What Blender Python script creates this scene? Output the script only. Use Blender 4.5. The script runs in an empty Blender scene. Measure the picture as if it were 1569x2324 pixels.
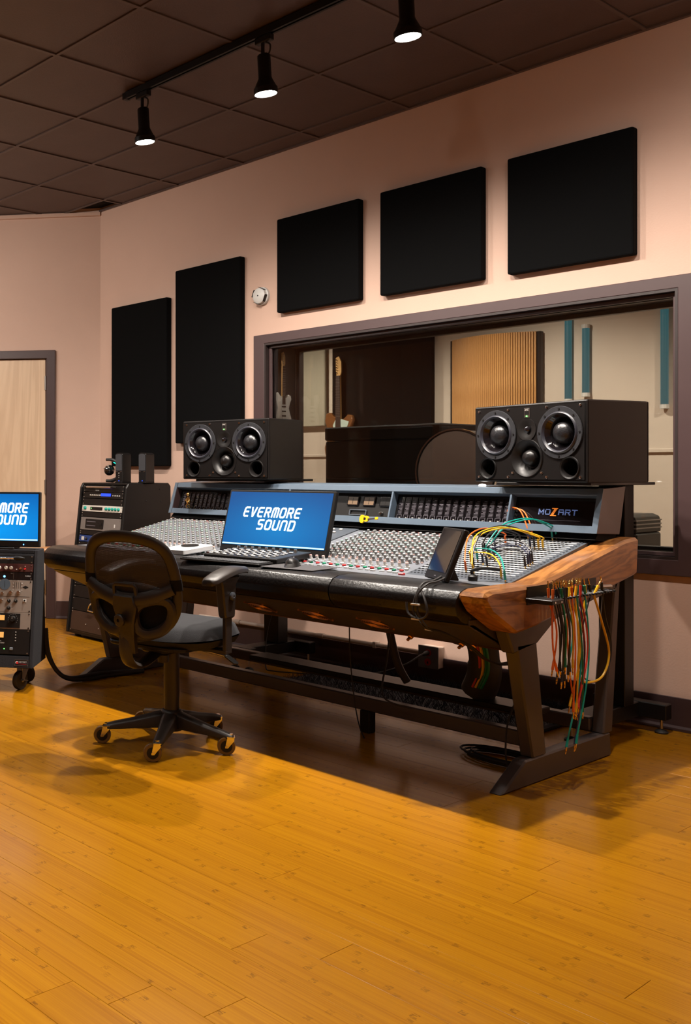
import bpy, bmesh, math, random
from mathutils import Matrix, Vector
random.seed(7)
PI = math.pi
scene = bpy.context.scene
COL = scene.collection
# ------------------------------------------------------------------ camera, world, exposure
cd = bpy.data.cameras.new('camera'); cam = bpy.data.objects.new('camera', cd); COL.objects.link(cam)
cam.location = (0, -4.911, 1.168); cam.rotation_euler = (PI/2, 0, 0.9366)
cd.sensor_fit = 'HORIZONTAL'; cd.sensor_width = 36; cd.lens = 2220.7/1569*36
cd.shift_x = (784.5-96.4)/1569; cd.shift_y = -(1162-1068)/1569
cd.clip_start = .05; cd.clip_end = 60
scene.camera = cam
w = bpy.data.worlds.new('world'); scene.world = w; w.use_nodes = True
w.node_tree.nodes['Background'].inputs[0].default_value = (.9, .75, .65, 1)
w.node_tree.nodes['Background'].inputs[1].default_value = .02
vs = scene.view_settings
vs.view_transform = 'Standard'; vs.look = 'None'; vs.gamma = 1; vs.use_curve_mapping = False
vs.exposure = 0.92
SPOT_W = 175; SPOT_COL = (1, .90, .80)      # track lamps over the console
FRONT_W = 112                               # lamps of the second track, out of frame
LIVE_W = 150
SIDE_W = 58                               # unseen left track, added to brighten the door wall

# ------------------------------------------------------------------ helpers
def srgb(r, g, b):
    f = lambda c: (c/255/12.92 if c/255 <= .04045 else ((c/255+.055)/1.055)**2.4)
    return (f(r), f(g), f(b), 1)
class G:
    """small node graph helper"""
    def __init__(s, name):
        s.m = bpy.data.materials.new(name); s.m.use_nodes = True
        s.t = s.m.node_tree; s.b = s.t.nodes['Principled BSDF']
    def n(s, typ, **kw):
        nd = s.t.nodes.new(typ)
        for k, v in kw.items():
            if k.startswith('i_'): nd.inputs[k[2:].replace('_', ' ')].default_value = v
            else: setattr(nd, k, v)
        return nd
    def l(s, a, b): s.t.links.new(a, b)
    def math(s, op, a, b=None, c=None):
        nd = s.n('ShaderNodeMath', operation=op)
        for i, x in enumerate((a, b, c)):
            if x is None: continue
            if isinstance(x, (int, float)): nd.inputs[i].default_value = x
            else: s.l(x, nd.inputs[i])
        return nd.outputs[0]
    def mix(s, fac, a, b, blend='MIX'):
        nd = s.n('ShaderNodeMix', data_type='RGBA', blend_type=blend)
        for i, x in ((0, fac), (6, a), (7, b)):
            if isinstance(x, (int, float, tuple)): nd.inputs[i].default_value = x
            else: s.l(x, nd.inputs[i])
        return nd.outputs[2]
def mat(name, c, rough=.5, metal=0, var=.12, scale=30, bump=0, bscale=200, coat=0, spec=.5, stretch=None, emit=None, estr=1, trans=0):
    g = G(name); b = g.b
    tc = g.n('ShaderNodeTexCoord'); src = tc.outputs['Object']
    if stretch:
        mp = g.n('ShaderNodeMapping'); mp.inputs['Scale'].default_value = stretch; g.l(src, mp.inputs[0]); src = mp.outputs[0]
    nz = g.n('ShaderNodeTexNoise'); nz.inputs['Scale'].default_value = scale; nz.inputs['Detail'].default_value = 4; g.l(src, nz.inputs['Vector'])
    c1 = tuple(x*(1-var) for x in c[:3])+(1,); c2 = tuple(min(1, x*(1+var)) for x in c[:3])+(1,)
    g.l(g.mix(nz.outputs[0], c1, c2), b.inputs['Base Color'])
    b.inputs['Roughness'].default_value = rough; b.inputs['Metallic'].default_value = metal
    b.inputs['Coat Weight'].default_value = coat; b.inputs['Specular IOR Level'].default_value = spec
    if trans: b.inputs['Transmission Weight'].default_value = trans
    if bump:
        nb = g.n('ShaderNodeTexNoise'); nb.inputs['Scale'].default_value = bscale; nb.inputs['Detail'].default_value = 3; g.l(src, nb.inputs['Vector'])
        bp = g.n('ShaderNodeBump'); bp.inputs['Strength'].default_value = bump; bp.inputs['Distance'].default_value = .003
        g.l(nb.outputs[0], bp.inputs['Height']); g.l(bp.outputs[0], b.inputs['Normal'])
    if emit:
        b.inputs['Emission Color'].default_value = emit; b.inputs['Emission Strength'].default_value = estr
    return g.m

def bamboo():
    g = G('bamboo_floor'); b = g.b
    geo = g.n('ShaderNodeNewGeometry'); sp = g.n('ShaderNodeSeparateXYZ'); g.l(geo.outputs['Position'], sp.inputs[0])
    x, y = sp.outputs[0], sp.outputs[1]
    oi = g.n('ShaderNodeObjectInfo'); rnd = oi.outputs['Random']
    strip = g.math('FLOOR', g.math('DIVIDE', y, .0191))
    sx = g.math('ADD', x, g.math('MULTIPLY', rnd, 7.3))
    wn = g.n('ShaderNodeTexWhiteNoise', noise_dimensions='2D')
    cb = g.n('ShaderNodeCombineXYZ'); g.l(strip, cb.inputs[0]); g.l(rnd, cb.inputs[1]); g.l(cb.outputs[0], wn.inputs['Vector'])
    sr = wn.outputs['Value']
    # long fibres
    cf = g.n('ShaderNodeCombineXYZ'); g.l(g.math('MULTIPLY', sx, 1.6), cf.inputs[0]); g.l(g.math('MULTIPLY', y, 190), cf.inputs[1]); g.l(g.math('MULTIPLY', sr, 9), cf.inputs[2])
    nf = g.n('ShaderNodeTexNoise'); nf.inputs['Scale'].default_value = 1; nf.inputs['Detail'].default_value = 5; g.l(cf.outputs[0], nf.inputs['Vector'])
    # knuckles: one short dark mark per strip every ~0.27 m
    u = g.math('ADD', g.math('DIVIDE', sx, .27), g.math('MULTIPLY', sr, 13.7))
    fr = g.math('FRACT', u)
    d = g.math('ABSOLUTE', g.math('SUBTRACT', fr, .5))
    cell = g.n('ShaderNodeTexWhiteNoise', noise_dimensions='2D'); cc = g.n('ShaderNodeCombineXYZ'); g.l(g.math('FLOOR', u), cc.inputs[0]); g.l(strip, cc.inputs[1]); g.l(cc.outputs[0], cell.inputs['Vector'])
    ck = g.n('ShaderNodeCombineXYZ'); g.l(g.math('MULTIPLY', x, 60), ck.inputs[0]); g.l(g.math('MULTIPLY', y, 300), ck.inputs[1])
    nk = g.n('ShaderNodeTexNoise'); nk.inputs['Scale'].default_value = 1; nk.inputs['Detail'].default_value = 3; g.l(ck.outputs[0], nk.inputs['Vector'])
    k = g.math('MULTIPLY', g.math('LESS_THAN', d, .032), g.math('GREATER_THAN', nk.outputs[0], .5))
    k = g.math('MULTIPLY', k, g.math('MULTIPLY', g.math('GREATER_THAN', cell.outputs['Value'], .35), cell.outputs['Value']))
    rp = g.n('ShaderNodeValToRGB'); g.l(nf.outputs[0], rp.inputs[0])
    rp.color_ramp.elements[0].position = .25; rp.color_ramp.elements[0].color = (.24, .086, .0022, 1)
    rp.color_ramp.elements[1].position = .75; rp.color_ramp.elements[1].color = (.375, .160, .0036, 1)
    c = g.mix(g.math('MULTIPLY', sr, .55), rp.outputs[0], (.385, .166, .004, 1))
    c = g.mix(g.math('MULTIPLY', rnd, .25), c, (.25, .091, .0026, 1))
    c = g.mix(g.math('MULTIPLY', k, .62), c, (.10, .034, .003, 1))
    g.l(c, b.inputs['Base Color'])
    b.inputs['Roughness'].default_value = .22; b.inputs['Specular IOR Level'].default_value = .2
    b.inputs['Coat Weight'].default_value = .04; b.inputs['Coat Roughness'].default_value = .1
    bp = g.n('ShaderNodeBump'); bp.inputs['Strength'].default_value = .04; bp.inputs['Distance'].default_value = .001
    g.l(nf.outputs[0], bp.inputs['Height']); g.l(bp.outputs[0], b.inputs['Normal'])
    return g.m
def wood(name, dark, light, axis='Y', scale=9, rough=.35):
    g = G(name); b = g.b
    tc = g.n('ShaderNodeTexCoord'); mp = g.n('ShaderNodeMapping'); g.l(tc.outputs['Object'], mp.inputs[0])
    s = {'X': (.12, 1, 1), 'Y': (1, .12, 1), 'Z': (1, 1, .12)}[axis]; mp.inputs['Scale'].default_value = s
    nz = g.n('ShaderNodeTexNoise'); nz.inputs['Scale'].default_value = scale; nz.inputs['Detail'].default_value = 6; nz.inputs['Distortion'].default_value = 1.2; g.l(mp.outputs[0], nz.inputs['Vector'])
    wv = g.n('ShaderNodeMath', operation='SINE'); g.l(g.math('MULTIPLY', nz.outputs[0], 55), wv.inputs[0])
    f2 = g.n('ShaderNodeTexNoise'); f2.inputs['Scale'].default_value = scale*14; g.l(mp.outputs[0], f2.inputs['Vector'])
    fac = g.math('ADD', g.math('MULTIPLY', g.math('ADD', wv.outputs[0], 1), .3), g.math('MULTIPLY', f2.outputs[0], .45))
    g.l(g.mix(fac, light, dark), b.inputs['Base Color'])
    b.inputs['Roughness'].default_value = rough; b.inputs['Coat Weight'].default_value = .15
    return g.m
def emis(name, c, s):
    g = G(name); g.b.inputs['Base Color'].default_value = (.02, .02, .02, 1)
    g.b.inputs['Emission Color'].default_value = c; g.b.inputs['Emission Strength'].default_value = s; g.b.inputs['Roughness'].default_value = .3
    return g.m
def glass(name, tint=(.965, .96, .95, 1), opac=.06):
    g = G(name); t = g.t
    tr = g.n('ShaderNodeBsdfTransparent'); tr.inputs[0].default_value = tint
    gl = g.n('ShaderNodeBsdfGlossy'); gl.inputs['Roughness'].default_value = .01
    fr = g.n('ShaderNodeFresnel'); fr.inputs[0].default_value = 1.5
    mx = g.n('ShaderNodeMixShader'); g.l(fr.outputs[0], mx.inputs[0]); g.l(tr.outputs[0], mx.inputs[1]); g.l(gl.outputs[0], mx.inputs[2])
    t.nodes.remove(g.b); g.l(mx.outputs[0], t.nodes['Material Output'].inputs[0])
    return g.m
def meshcloth(name, c, open_=.45):
    g = G(name); t = g.t; b = g.b
    tc = g.n('ShaderNodeTexCoord'); sp = g.n('ShaderNodeSeparateXYZ'); g.l(tc.outputs['Object'], sp.inputs[0])
    a = g.math('LESS_THAN', g.math('FRACT', g.math('MULTIPLY', sp.outputs[2], 270)), open_)
    b.inputs['Base Color'].default_value = c; b.inputs['Roughness'].default_value = .7
    tr = g.n('ShaderNodeBsdfTransparent'); mx = g.n('ShaderNodeMixShader')
    g.l(a, mx.inputs[0]); g.l(b.outputs[0], mx.inputs[1]); g.l(tr.outputs[0], mx.inputs[2]); g.l(mx.outputs[0], t.nodes['Material Output'].inputs[0])
    return g.m
def screenmat(name, cx, cz, bright=1.0):
    """blue desktop picture of a monitor: soft glow round the logo"""
    g = G(name); b = g.b
    tc = g.n('ShaderNodeTexCoord'); mp = g.n('ShaderNodeMapping'); mp.inputs['Location'].default_value = (-cx, 0, -cz); mp.inputs['Scale'].default_value = (1, 0, 2.2)
    g.l(tc.outputs['Object'], mp.inputs[0])
    ln = g.n('ShaderNodeVectorMath', operation='LENGTH'); g.l(mp.outputs[0], ln.inputs[0])
    rp = g.n('ShaderNodeValToRGB'); g.l(g.math('MULTIPLY', ln.outputs['Value'], 2.2), rp.inputs[0])
    rp.color_ramp.elements[0].color = (0, .125, .34, 1); rp.color_ramp.elements[1].color = (0, .050, .18, 1)
    b.inputs['Base Color'].default_value = (.004, .004, .006, 1); b.inputs['Roughness'].default_value = .5; b.inputs['Specular IOR Level'].default_value = .15
    g.l(rp.outputs[0], b.inputs['Emission Color']); b.inputs['Emission Strength'].default_value = bright
    return g.m

class MB:
    def __init__(s, M=None): s.v = []; s.f = []; s.mi = []; s.cur = 0; s.M = M or Matrix()
    def add(s, vs, fs):
        o = len(s.v); s.v += [tuple(s.M @ Vector(v)) for v in vs]; s.f += [tuple(i+o for i in f) for f in fs]; s.mi += [s.cur]*len(fs); return s
    def box(s, x0, x1, y0, y1, z0, z1):
        return s.add([(x0,y0,z0),(x1,y0,z0),(x1,y1,z0),(x0,y1,z0),(x0,y0,z1),(x1,y0,z1),(x1,y1,z1),(x0,y1,z1)],
                     [(3,2,1,0),(4,5,6,7),(0,1,5,4),(1,2,6,5),(2,3,7,6),(3,0,4,7)])
    def cbox(s, c, sz): return s.box(c[0]-sz[0]/2, c[0]+sz[0]/2, c[1]-sz[1]/2, c[1]+sz[1]/2, c[2]-sz[2]/2, c[2]+sz[2]/2)
    def prism(s, poly, axis, a, b):
        n = len(poly)
        def P(p, t): return (t, p[0], p[1]) if axis == 'x' else ((p[0], t, p[1]) if axis == 'y' else (p[0], p[1], t))
        vs = [P(p, a) for p in poly]+[P(p, b) for p in poly]
        return s.add(vs, [tuple(range(n))[::-1], tuple(range(n, 2*n))]+[(i, (i+1) % n, n+(i+1) % n, n+i) for i in range(n)])
    def ring(s, outer, inner, axis, a, b):
        """plate between two loops of equal length"""
        n = len(outer)
        def P(p, t): return (t, p[0], p[1]) if axis == 'x' else ((p[0], t, p[1]) if axis == 'y' else (p[0], p[1], t))
        vs = [P(p, a) for p in outer]+[P(p, a) for p in inner]+[P(p, b) for p in outer]+[P(p, b) for p in inner]; fs = []
        for i in range(n):
            j = (i+1) % n
            fs += [(i, j, n+j, n+i), (2*n+i, 3*n+i, 3*n+j, 2*n+j), (i, 2*n+i, 2*n+j, j), (n+i, n+j, 3*n+j, 3*n+i)]
        return s.add(vs, fs)
    def lathe(s, prof, o=(0, 0, 0), d=(0, 0, 1), n=16, close=False, cap0=True):
        d = Vector(d).normalized(); a = d.orthogonal().normalized(); b = d.cross(a); o = Vector(o); vs = []; fs = []
        for r, h in prof:
            for k in range(n):
                t = 2*PI*k/n; vs.append(tuple(o+d*h+(a*math.cos(t)+b*math.sin(t))*max(r, 1e-5)))
        m = len(prof)
        for i in range(m-1):
            for k in range(n): fs.append((i*n+k, i*n+(k+1) % n, (i+1)*n+(k+1) % n, (i+1)*n+k))
        if close:
            for k in range(n): fs.append(((m-1)*n+k, (m-1)*n+(k+1) % n, (k+1) % n, k))
        else:
            if cap0 and prof[0][0] > 1e-4: fs.append(tuple(range(n))[::-1])
            if cap0 and prof[-1][0] > 1e-4: fs.append(tuple(range((m-1)*n, m*n)))
        return s.add(vs, fs)
    def cyl(s, p0, p1, r0, r1=None, n=12):
        p0 = Vector(p0); p1 = Vector(p1); L = (p1-p0).length
        return s.lathe([(r0, 0), (r0 if r1 is None else r1, L)], p0, p1-p0, n)
    def sphere(s, c, r, n=12, m=8, sc=(1, 1, 1)):
        vs = []; fs = []
        for i in range(m+1):
            t = PI*i/m
            for k in range(n):
                p = 2*PI*k/n; vs.append((c[0]+r*sc[0]*math.sin(t)*math.cos(p), c[1]+r*sc[1]*math.sin(t)*math.sin(p), c[2]+r*sc[2]*math.cos(t)))
        for i in range(m):
            for k in range(n): fs.append((i*n+k, (i+1)*n+k, (i+1)*n+(k+1) % n, i*n+(k+1) % n))
        return s.add(vs, fs)
    def tube(s, pts, r, n=8, closed=False, flat=1.0, up=(0, 0, 1), caps=True):
        P = [Vector(p) for p in pts]; N = len(P); vs = []; fs = []; prev = None
        R = [r[round(i/(max(1, N-1))*(len(r)-1))] for i in range(N)] if isinstance(r, (list, tuple)) else [r]*N
        for i, p in enumerate(P):
            t = (P[(i+1) % N]-P[i-1]) if closed else (P[min(i+1, N-1)]-P[max(i-1, 0)])
            t.normalize()
            if prev is None:
                u = Vector(up); a = u-t*u.dot(t)
                if a.length < 1e-3: a = t.orthogonal()
            else: a = prev-t*prev.dot(t)
            a.normalize(); prev = a; b = t.cross(a)
            for k in range(n):
                q = 2*PI*k/n; vs.append(tuple(p+a*math.cos(q)*R[i]*flat+b*math.sin(q)*R[i]))
        for i in range(N if closed else N-1):
            j = (i+1) % N
            for k in range(n): fs.append((i*n+k, i*n+(k+1) % n, j*n+(k+1) % n, j*n+k))
        if not closed and caps: fs += [tuple(range(n))[::-1], tuple(range((N-1)*n, N*n))]
        return s.add(vs, fs)
    def grid(s, fn, nu, nv, thick=None):
        vs = [fn(i/(nu-1), j/(nv-1)) for j in range(nv) for i in range(nu)]
        fs = [(j*nu+i, j*nu+i+1, (j+1)*nu+i+1, (j+1)*nu+i) for j in range(nv-1) for i in range(nu-1)]
        return s.add(vs, fs)
    def mesh(s, name, mats, bevel=0, smooth=False, recalc=True, seg=1):
        me = bpy.data.meshes.new(name); me.from_pydata(s.v, [], s.f); 
        ms = mats if isinstance(mats, (list, tuple)) else [mats]
        for m in ms: me.materials.append(m)
        me.polygons.foreach_set('material_index', s.mi)
        if bevel or recalc:
            bm = bmesh.new(); bm.from_mesh(me)
            if bevel:
                bmesh.ops.remove_doubles(bm, verts=bm.verts, dist=1e-5)
                bmesh.ops.recalc_face_normals(bm, faces=bm.faces)
                es = [e for e in bm.edges if len(e.link_faces) == 2 and e.calc_face_angle(0) > .5]
                bmesh.ops.bevel(bm, geom=es, offset=bevel, segments=seg, profile=.5, affect='EDGES', clamp_overlap=True)
            else: bmesh.ops.recalc_face_normals(bm, faces=bm.faces)
            bm.to_mesh(me); bm.free()
        if smooth:
            me.polygons.foreach_set('use_smooth', [True]*len(me.polygons)); me.set_sharp_from_angle(angle=.7)
        me.update(); return me
    def build(s, name, mats, parent=None, bevel=0, smooth=False, world=None, seg=1, loc=(0, 0, 0), rot=(0, 0, 0), kind=None, label=None):
        o = bpy.data.objects.new(name, s.mesh(name, mats, bevel, smooth, seg=seg)); COL.objects.link(o)
        o.location = loc; o.rotation_euler = rot
        if parent:
            o.parent = parent
            if world: o.location = -Vector(parent.location)   # vertices given in world space
        if kind: o['kind'] = kind
        if label: o['label'] = label
        return o
def thing(name, label, cat, loc=(0, 0, 0), rz=0, group=None):
    o = bpy.data.objects.new(name, None); COL.objects.link(o); o.location = loc; o.rotation_euler = (0, 0, rz); o.empty_display_size = .1
    o['label'] = label; o['category'] = cat
    if group: o['group'] = group
    return o
def tag(o, label, cat, group=None):
    o['label'] = label; o['category'] = cat
    if group: o['group'] = group
    return o
def struct(o): o['kind'] = 'structure'; return o
def inst(name, me, parent, loc=(0, 0, 0), rot=(0, 0, 0), scale=None):
    o = bpy.data.objects.new(name, me); COL.objects.link(o); o.parent = parent; o.location = loc; o.rotation_euler = rot
    if scale: o.scale = scale
    return o
def RZ(a): return Matrix.Rotation(a, 4, 'Z')
def RX(a): return Matrix.Rotation(a, 4, 'X')
def RY(a): return Matrix.Rotation(a, 4, 'Y')
def TR(x, y, z): return Matrix.Translation((x, y, z))
def smoothpath(pts, k=6):
    P = [Vector(p) for p in pts]; out = []
    for i in range(len(P)-1):
        p0 = P[max(i-1, 0)]; p1 = P[i]; p2 = P[i+1]; p3 = P[min(i+2, len(P)-1)]
        for j in range(k):
            t = j/k; out.append(.5*((2*p1)+(p2-p0)*t+(2*p0-5*p1+4*p2-p3)*t*t+(3*p1-p0-3*p2+p3)*t**3))
    out.append(P[-1]); return out
def rrect(x0, x1, y0, y1, r, n=4):
    out = []
    for cx, cy, a in ((x1-r, y1-r, 0), (x0+r, y1-r, PI/2), (x0+r, y0+r, PI), (x1-r, y0+r, 1.5*PI)):
        for k in range(n+1): t = a+k/n*PI/2; out.append((cx+r*math.cos(t), cy+r*math.sin(t)))
    return out
def textmesh(body, size, mats, extrude=.0006):
    cu = bpy.data.curves.new('txt', 'FONT'); cu.body = body; cu.size = size; cu.extrude = extrude; cu.align_x = 'CENTER'; cu.align_y = 'CENTER'; cu.resolution_u = 2
    o = bpy.data.objects.new('txt', cu); COL.objects.link(o); dg = bpy.context.evaluated_depsgraph_get(); dg.update()
    me = bpy.data.meshes.new_from_object(o.evaluated_get(dg)); bpy.data.objects.remove(o); bpy.data.curves.remove(cu)
    me.materials.clear(); me.materials.append(mats); return me
# stroke letters of the screen logo, on a 1 x 1 cell (x right, y up)
q = .18
GL = {
 'E': [[(.95,1),(.25,1),(.08,.93),(0,.75),(0,.25),(.08,.07),(.25,0),(.9,0)], [(0,.52),(.85,.52)]],
 'V': [[(0,1),(.4,0),(.5,0),(.95,1)]],
 'R': [[(0,0),(0,1),(.75,1),(.9,.92),(.95,.75),(.9,.57),(.75,.5),(0,.5)], [(.5,.5),(.95,0)]],
 'M': [[(0,0),(0,.7),(.08,.93),(.25,1),(.85,1),(1.07,.93),(1.15,.7),(1.15,0)], [(.58,1),(.58,0)]],
 'O': [[(.25,1),(.75,1),(.92,.93),(1,.75),(1,.25),(.92,.07),(.75,0),(.25,0),(.08,.07),(0,.25),(0,.75),(.08,.93),(.25,1)]],
 'S': [[(.95,1),(.2,1),(.05,.93),(0,.77),(.05,.58),(.2,.52),(.75,.52),(.9,.45),(.95,.27),(.9,.07),(.75,0),(0,0)]],
 'U': [[(0,1),(0,.25),(.08,.07),(.25,0),(.72,0),(.9,.07),(.97,.25),(.97,1)]],
 'N': [[(0,0),(0,.75),(.08,.93),(.25,1),(.72,1),(.9,.93),(.97,.75),(.97,0)]],
 'D': [[(0,0),(0,1),(.7,1),(.9,.92),(.97,.72),(.97,.28),(.9,.08),(.7,0),(0,0)]],
}
def logo(m, txt, x, z, h, wid, y, st, slant=.16, gap=.56):
    """letters laid as ribbons in the xz plane at depth y"""
    for ch in txt:
        for stv in GL[ch]:
            P = [(x+(p[0]*wid)+slant*p[1]*h, z+p[1]*h) for p in stv]
            for i in range(len(P)-1):
                a = Vector(P[i]); b = Vector(P[i+1]); d = (b-a).normalized(); nrm = Vector((-d.y, d.x))*st/2; e = d*st*.35
                qv = [a-e-nrm, b+e-nrm, b+e+nrm, a-e+nrm]
                m.add([(v.x, y, v.y) for v in qv], [(0, 1, 2, 3)])
        x += wid*((1.15 if ch == 'M' else 1)+gap)
    return x

# ------------------------------------------------------------------ materials
WALLC = (.56, .375, .292, 1)
M = dict(
 wall=mat('wall_paint', WALLC, .65, var=.03, scale=6, bump=.15, bscale=120),
 ceil=mat('ceiling_tile', (.072, .044, .037, 1), .45, var=.2, scale=5, bump=.3, bscale=160),
 tbar=mat('ceiling_grid', (.08, .053, .046, 1), .4, var=.1),
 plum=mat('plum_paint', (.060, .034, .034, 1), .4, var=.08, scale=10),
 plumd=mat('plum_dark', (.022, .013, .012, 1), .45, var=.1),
 floor=bamboo(),
 underfloor=mat('underfloor', (.05, .02, .006, 1), .8),
 birch=wood('birch_veneer', (.58, .40, .26, 1), (.70, .51, .345, 1), 'Z', 3, .4),
 oak=wood('oak_cheek', (.12, .038, .008, 1), (.40, .17, .045, 1), 'Y', 7, .32),
 black=mat('black_satin', (.0065, .0055, .0052, 1), .42, var=.15, spec=.35),
 blackm=mat('black_matte', (.004, .0036, .0036, 1), .85, var=.15, spec=.2),
 panel=mat('black_fabric', (.0022, .0022, .0024, 1), .95, var=.2, scale=300, spec=.1),
 plastic=mat('chair_plastic', (.021, .0155, .0128, 1), .40, var=.15, bump=.15, bscale=600),
 seat=mat('seat_fabric', (.011, .011, .0135, 1), .85, var=.3, scale=400, bump=.5, bscale=500),
 leather=mat('black_leather', (.006, .005, .005, 1), .34, var=.3, scale=40, bump=.35, bscale=90, spec=.4),
 bronze=mat('console_paint', (.058, .048, .046, 1), .36, var=.1, scale=12, bump=.1, bscale=400),
 slate=mat('console_slate', (.06, .07, .085, 1), .38, var=.08, scale=20),
 slate2=mat('console_top', (.13, .14, .16, 1), .4, var=.1, scale=40),
 bar=mat('bridge_bar', (.078, .108, .145, 1), .35, var=.06),
 steel=mat('steel', (.55, .53, .5, 1), .28, 1, var=.1),
 brass=mat('brass', (.75, .48, .16, 1), .25, 1, var=.1),
 chrome=mat('chrome', (.75, .73, .7, 1), .12, 1, var=.05),
 knob=mat('knob_grey', (.19, .19, .185, 1), .4, var=.1),
 knobcap=mat('knob_cap', (.42, .43, .42, 1), .4, var=.08),
 knobgreen=mat('knob_green_cap', (.30, .44, .40, 1), .4, var=.08),
 knobpink=mat('knob_pink_cap', (.55, .30, .27, 1), .4, var=.08),
 white=mat('white_plastic', (.55, .54, .52, 1), .4, var=.05),
 red=mat('red_plastic', (.50, .02, .02, 1), .35, var=.1),
 green=mat('green_plastic', (.01, .20, .10, 1), .35, var=.1),
 teal=mat('teal_plastic', (.0, .30, .24, 1), .35, var=.1),
 glassblk=mat('smoked_glass', (.006, .005, .006, 1), .08, var=.1, coat=.5),
 ledbar=mat('meter_segment', (.13, .115, .135, 1), .4, var=.1),
 cabinet=mat('speaker_lacquer', (.005, .004, .0038, 1), .40, var=.1, spec=.3),
 lens=emis('lamp_lens', (1, .95, .88, 1), 60),
 txt=emis('logo_white', (.80, .98, 1, 1), 1.1),
 txt2=emis('logo_white_warm', (1, .98, .92, 1), 1.05),
 blueled=emis('blue_led', (.05, .35, 1, 1), 8),
 greenled=emis('green_led', (.1, 1, .1, 1), 4),
 whiteled=emis('white_led', (1, .97, .9, 1), 5),
 cyanglint=emis('cyan_glint', (.05, .24, .28, 1), .22),  # weak glow standing for reflections in the window glass
 rubber=mat('rubber', (.018, .015, .014, 1), .6),
 amber=mat('caster_amber', (.13, .065, .02, 1), .2, var=.1),
 grille=mat('copper_grille', (.70, .33, .13, 1), .3, 1, var=.1),
 glass=glass('window_glass'),
 beige=mat('live_wall_paint', (.56, .475, .40, 1), .7, var=.03, scale=5),
 beige2=mat('live_panel_fabric', (.33, .30, .23, 1), .9, var=.1, scale=200),
 livefloor=mat('live_floor', (.25, .13, .05, 1), .4),
 slatw=wood('slat_wood', (.42, .20, .065, 1), (.60, .33, .13, 1), 'Z', 3, .35),
 cream=mat('cream_body', (.62, .60, .57, 1), .2, var=.05, coat=.5),
 sunburst=mat('sunburst', (.16, .06, .018, 1), .2, var=.3, scale=8, coat=.5),
 maple=mat('maple', (.50, .30, .12, 1), .35),
 rosew=mat('rosewood', (.03, .014, .010, 1), .5),
 mint=mat('pickguard', (.45, .55, .50, 1), .3),
 carpet=mat('rack_carpet', (.010, .010, .0135, 1), .95, var=.5, scale=300, bump=1, bscale=500),
 gunmetal=mat('gear_grey', (.22, .195, .18, 1), .4, .3, var=.06),
 silver=mat('gear_silver', (.34, .29, .25, 1), .35, .5, var=.06),
 offwhite=mat('gear_offwhite', (.62, .58, .52, 1), .4, var=.05),
 bluegear=mat('gear_blue', (.015, .045, .18, 1), .35, var=.1),
 redgear=mat('gear_maroon', (.06, .018, .016, 1), .35, var=.1),
 vuamber=emis('vu_amber', (.9, .42, .10, 1), .55),
 display=emis('blue_display', (.01, .05, .8, 1), 1.2),
 taskbar=emis('taskbar', (.55, .95, 1, 1), .8),
 conduit=mat('conduit_paint', (.50, .40, .33, 1), .4, var=.05),
 boxgrey=mat('outlet_steel', (.20, .23, .27, 1), .4, .4, var=.15, scale=60),
 yellowp=mat('yellow_paint', (.72, .40, .01, 1), .35, var=.1),
 rug=mat('shag_fibre', (.018, .019, .028, 1), .8, var=.5, scale=60),
 mesh=meshcloth('chair_mesh', (.022, .014, .010, 1), .09),
 pad=mat('mouse_pad', (.035, .032, .034, 1), .8, var=.1, scale=200),
 paper=mat('grey_case', (.50, .49, .48, 1), .5, var=.04),
)
CABLE = dict(orange=mat('cable_orange', (.72, .13, .012, 1), .4), yellow=mat('cable_yellow', (.75, .42, .01, 1), .4),
             green=mat('cable_green', (.0, .17, .09, 1), .4), teal=mat('cable_teal', (.0, .28, .23, 1), .4), black=mat('cable_black', (.012, .010, .012, 1), .4),
             red=mat('cable_red', (.55, .035, .02, 1), .4), purple=mat('cable_purple', (.035, .025, .06, 1), .4), navy=mat('cable_navy', (.015, .018, .05, 1), .4))

# ================================================================== SETTING
CZ = 3.195                                  # ceiling height
# floor: dark base with bamboo planks laid along the window wall
fl = struct(MB().box(-8.2, 1.5, -6.7, .0, -.06, -.0155).build('floor', M['underfloor']))
PWD = .1337; PL = 1.83
pm = {}
def plankmesh(L):
    k = round(L, 3)
    if k not in pm:
        m = MB(); m.box(0, L-.0008, 0, PWD-.0007, -.015, 0); pm[k] = m.mesh('plank', M['floor'], bevel=.0006)
    return pm[k]
knownj = {-2.862: -2.53, -3.118: -1.65, -2.985: -1.49, -3.527: -1.64, -3.39: -1.48}
row = 0; y = -3.527-PWD*7
while y < -.001:
    off = None
    for ky, kx in knownj.items():
        if abs(ky-y) < .05: off = kx
    if off is None: off = -6.4+((row*.77) % 1.83)+random.random()*.3
    while off > -6.6: off -= PL
    x = off
    while x < .45:
        x1 = min(x+PL, .45)
        cut = max(x, -7.0)
        if x1-cut > .05:
            inst('plank', plankmesh(x1-cut), fl, (cut, y, 0))
        x += PL
    y += PWD; row += 1
mfl = MB(); mfl.box(.45, 1.5, -6.7, 0, -.015, 0); mfl.box(-8.2, -7.0, -6.7, 0, -.015, 0); mfl.box(-7.0, .45, -6.7, -3.527-PWD*7, -.015, 0)
mfl.build('floor_border', M['floor'], fl)
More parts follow.
